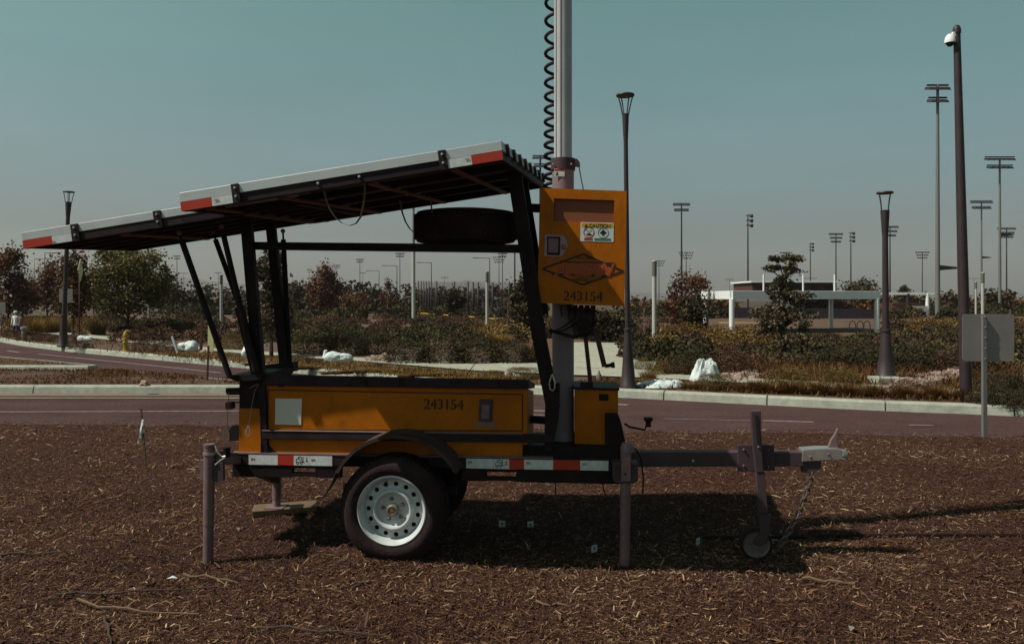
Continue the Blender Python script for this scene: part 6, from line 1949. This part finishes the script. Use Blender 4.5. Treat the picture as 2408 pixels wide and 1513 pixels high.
lumpy('rock', 'pale rock on the near traffic island', 'rock', 341, 905, 26, 14, 'rock', 1.9, (1, .8), z0=BED_Z + .03)
lumpy('rock', 'small pale stone pile left of the yellow marker board', 'rock', 480, 829, 26, 8, 'rock', 4.4, (1, .7))
# fire hydrant
p = G(295, 826, BED_Z)
root = empty('fire_hydrant', p); tag(root, 'yellow fire hydrant near the left kerb', 'hydrant')
hyd = M['hyd']; hs = 0.60
MB().lathe([(.085, 0), (.085, .03), (.06, .035), (.055, .22), (.07, .24), (.07, .27), (.055, .28), (.055, .42), (.075, .44), (.075, .47), (0, .48)], (0, 0, 0), 'z', 16).build('barrel', hyd, root)
MB().lathe([(.06, .48), (.05, .53), (.03, .56), (.02, .565), (.02, .60), (0, .60)], (0, 0, 0), 'z', 14).build('bonnet', hyd, root)
MB().tube([(0, 0, .52), (.03, -.02, .56), (.07, -.03, .60)], .035, 8).build('elbow', hyd, root)
for sx in (-1, 1):
    MB().tube([(sx * .04, 0, .34), (sx * .10, 0, .34)], .03, 10).build('outlet', hyd, root)
MB().tube([(0, -.04, .34), (0, -.11, .34)], .042, 10).build('outlet', hyd, root)
# bollard
p = G(57, 801, BED_Z)
root = empty('bollard', p); tag(root, 'short pale cylindrical bollard light by the left kerb', 'bollard')
MB().tube([(0, 0, 0), (0, 0, .40)], .085, 14).build('body', M['rock'], root)
MB().lathe([(.12, .40), (.125, .44), (.11, .50), (0, .52)], (0, 0, 0), 'z', 14).build('cap', M['signback'], root)
# posts, sticks, marker board
def stick(name, label, cat, a, b, Y, w, d, mat):
    pa, pb = Wp(*a, Y), Wp(*b, Y)
    o = MB().beam(Vector((0, 0, 0)), pa - pb, w, d, (0, 1, 0)).build(name, M[mat], None, 0.003)
    o.location = pb
    tag(o, label, cat); return o
Yk = G(0, 833, BED_Z).y
stick('white_stick', 'white stick leaning against the bulging sandbag', 'stick', (404, 790), (417, 829), Yk, .05, .03, 'bag')
stick('rusty_post', 'dark rusty post standing behind the left gas strut', 'post', (475, 742), (472, 835), 23, .07, .07, 'rust')
stick('marker_board', 'pale yellow upright marker board behind the left gas strut', 'board', (496, 764), (495, 833), 22.5, .16, .03, 'sign_y')
stick('rusty_post', 'thin rusty stake on the near traffic island', 'post', (490, 812), (487, 904), 14.6, .03, .03, 'rust')
# survey stake with ribbon in the mulch
p = G(344, 1105, 0)
root = empty('survey_stake', p); tag(root, 'thin wooden survey stake with white ribbon in the mulch', 'stake')
Y = p.y
top = Wp(331, 958, Y) - p
top.z = H - (958 - HY) / F * Y
MB().beam((0, 0, -.05), tuple(top), .022, .012, (0, 1, 0)).build('stake', M['wood'], root, 0.002)
kn = top * .78
for dx, dz in ((-.04, -.20), (-.02, -.15), (.012, -.10), (.004, .03)):
    mb = MB(); vs = []
    for tt in np.linspace(0, 1, 6):
        vs += [(kn.x + dx * tt, -.012, kn.z + dz * tt), (kn.x + dx * tt + .018, -.014 - .01 * math.sin(tt * 6), kn.z + dz * tt - .004)]
    mb.add(vs, [(2 * k, 2 * k + 1, 2 * k + 3, 2 * k + 2) for k in range(5)])
    mb.build('ribbon', M['tape'], root)
# plank under the far jack
fjw = trailer.matrix_basis @ L(650, 1196, 1.15)
root = MB().box(-.12, .34, -.09, .11, 0.0, .042).build('timber_plank', M['wood'], None, 0.004)
root.location = (fjw.x - .05, fjw.y, 0.004); root.rotation_euler = (0, R(-1.0), R(14))
tag(root, 'rough timber plank lying under the far rear jack', 'plank')
# small square stake plates lying in the shade
for i, (x, y, lab) in enumerate(((1180, 1240, 'leftmost small square drip plate in the shade under the trailer'), (1247, 1242, 'small square drip plate in the shade, second from the left'), (1397, 1299, 'small square drip plate close left of the front jack'), (1641, 1282, 'small square drip plate left of the caster wheel'))):
    p = G(x, y, 0.01)
    root = empty('square_plate', p, 0.3 * i); tag(root, lab, 'plate', 'square plates in the mulch')
    t_ = MB()
    for a in ((-.022, -.008, -.022, .022), (.008, .022, -.022, .022), (-.008, .008, -.022, -.008), (-.008, .008, .008, .022)):
        t_.box(a[0], a[1], -.002, .002, a[2] + .028, a[3] + .028)
    t_.build('plate', M['alu'], root)
    MB().tube([(-.06, .004, .018), (.06, .004, .024)], .003, 5).build('pin', M['galv'], root)
# thin black tube along the ground to the right
pts = [trailer.matrix_basis @ L(1470, 1120, .6)]
pts[0].z = .02
gp = [G(x, y, .012) for x, y in ((1650, 1262), (1800, 1262), (1900, 1260), (2050, 1257), (2250, 1256), (2420, 1257), (2600, 1260))]
o = MB().tube(gp, .011, 8).build('ground_line', M['black'])
tag(o, 'thin black line lying on the mulch and running out to the right', 'cable')
# twigs
tw = [((140, 1396), (300, 1392), (520, 1378), 'long dark twig in the left foreground mulch'), ((180, 1410), (280, 1437), (470, 1443), 'long pale curved twig in the left foreground mulch'),
      ((430, 1352), (500, 1350), (560, 1370), 'pale curved twig below the rear jack'), ((245, 1448), (262, 1490), (262, 1530), 'dark twig pointing at the viewer at the lower left'),
      ((590, 1470), (760, 1480), (900, 1492), 'long dark straight twig at the bottom left of centre'), ((0, 1302), (100, 1300), (200, 1296), 'thin dark twig at the left edge of the mulch'),
      ((1885, 1358), (1960, 1366), (2010, 1372), 'pale splinter of wood at the corner of the trailer shadow'), ((800, 1385), (850, 1370), (900, 1360), 'brown twig left of the near wheel foot'), ((1260, 1415), (1330, 1425), (1380, 1420), 'pale split stick below the trailer shadow')]
for i, (a, b, c, lab) in enumerate(tw):
    A, B, C = G(*a, .018), G(*b, .022), G(*c, .016)
    ptl = []
    for k in range(9):
        t = k / 8
        q = A * (1 - t) ** 2 + B * 2 * t * (1 - t) + C * t * t
        ptl.append(q + Vector((0, .01 * math.sin(k * 2.1 + i), .006 * math.sin(k * 1.7 + i))))
    o = MB().tube(ptl, [.0075 * (1 - .06 * k) if i != 6 else .010 for k in range(9)], 6).build('twig', M['wood'] if i in (1, 2, 6, 8) else M['bark'])
    tag(o, lab, 'twig', 'twigs in the mulch')
for i, (x, y, lab) in enumerate(((404, 1360, 'pale dry leaf on the mulch below the rear jack'), (2002, 1478, 'pale curled leaf on the mulch at the lower right'), (560, 1244, 'pale wood shard behind the rear jack'))):
    p = G(x, y, .014)
    o = MB().add([(-.03, 0, 0), (0, -.014, .010), (.034, 0, .004), (0, .016, .014)], [(0, 1, 2, 3)]).add([(-.03, 0, .001), (0, -.014, .011), (.034, 0, .005), (0, .016, .015)], [(3, 2, 1, 0)]).build('dry_leaf', M['signface'] if i else M['tape'])
    o.location = p; o.rotation_euler = (0, 0, i)
    tag(o, lab, 'leaf')
# bottle by the kerb
p = G(1408, 897, BED_Z)
o = MB().lathe([(.05, 0), (.055, .01), (.055, .10), (.03, .15), (.014, .18), (.014, .20), (0, .20)], (0, 0, 0), 'z', 14).build('plastic_bottle', M['column_top']); o.location = p
tag(o, 'small greyish bottle standing by the far kerb near the winch crank', 'bottle')

# two distant children among the left shrubs
def person(x, yt, Y, hgt, label, top, hat):
    """one continuous skinned body with hair or cap as child"""
    p = Wp(x, yt, Y)
    me = bpy.data.meshes.new('person')
    k = hgt
    J = [(0, 0, .52), (0, 0, .68), (0, 0, .80), (0, 0, .855), (0, 0, .90), (0, 0, .955),
         (.055, 0, .50), (.06, -.01, .28), (.06, .01, .05), (.06, -.06, .02), (-.055, 0, .50), (-.065, .02, .28), (-.07, .06, .05), (-.07, .0, .02),
         (.105, 0, .79), (.13, .01, .64), (.13, -.05, .52), (.13, -.08, .47), (-.105, 0, .79), (-.135, .02, .64), (-.12, -.05, .53), (-.115, -.08, .48)]
    E = [(0, 1), (1, 2), (2, 3), (3, 4), (4, 5), (0, 6), (6, 7), (7, 8), (8, 9), (0, 10), (10, 11), (11, 12), (12, 13), (2, 14), (14, 15), (15, 16), (16, 17), (2, 18), (18, 19), (19, 20), (20, 21)]
    rad = [.075, .07, .065, .032, .055, .05, .05, .036, .024, .022, .05, .036, .024, .022, .036, .027, .02, .018, .036, .027, .02, .018]
    me.from_pydata([(a * k, b * k, c * k) for a, b, c in J], E, [])
    o = link('person', me)
    o.location = (p.x, p.y, p.z - hgt * 1.0)
    sk = o.modifiers.new('skin', 'SKIN')
    for v, rr in zip(me.skin_vertices[0].data, rad):
        v.radius = (rr * k, rr * k * .85)
    me.skin_vertices[0].data[0].use_root = True
    sd = o.modifiers.new('sub', 'SUBSURF'); sd.levels = 1; sd.render_levels = 1
    dg = bpy.context.evaluated_depsgraph_get()
    me2 = bpy.data.meshes.new_from_object(o.evaluated_get(dg))
    o.modifiers.clear(); o.data = me2
    me2.materials.clear()
    for m_ in (M['skin'], top, M['jeans']): me2.materials.append(m_)
    for f in me2.polygons:
        z = f.center.z / k
        f.use_smooth = True
        f.material_index = 2 if z < .50 else 1 if (z < .83 and not (abs(f.center.x) / k > .10 and z < .62)) else 0
    tag(o, label, 'person')
    MB().lathe([(.062 * k, .93 * k), (.064 * k, .955 * k), (.05 * k, .99 * k), (0, 1.0 * k)], (0, 0, 0), 'z', 12).build('cap' if hat else 'hair', M['shirt'] if hat else M['rust'], o)
    return o
person(37, 730, 33, 1.22, 'child in white shirt and white cap walking behind the left shrubs', M['shirt'], True)
person(49, 736, 33.6, 1.10, 'child in dark red shirt beside the child in white', M['shirt_r'], False)

# ------------------------------------------------------------------ hazy air
hz_m = bpy.data.materials.new('hazy_air'); hz_m.use_nodes = True
t = hz_m.node_tree
t.nodes.remove(t.nodes['Principled BSDF'])
pv = t.nodes.new('ShaderNodeVolumePrincipled')
pv.inputs['Color'].default_value = (0.75, 0.74, 0.72, 1)
pv.inputs['Density'].default_value = 0.00022
pv.inputs['Anisotropy'].default_value = 0.2
t.links.new(pv.outputs[0], t.nodes['Material Output'].inputs['Volume'])
o = MB().box(-3600, 3600, -250, 3500, -1.5, 190).build('haze', hz_m)
o['kind'] = 'stuff'; o['label'] = 'thin smoky haze lying over the whole park'
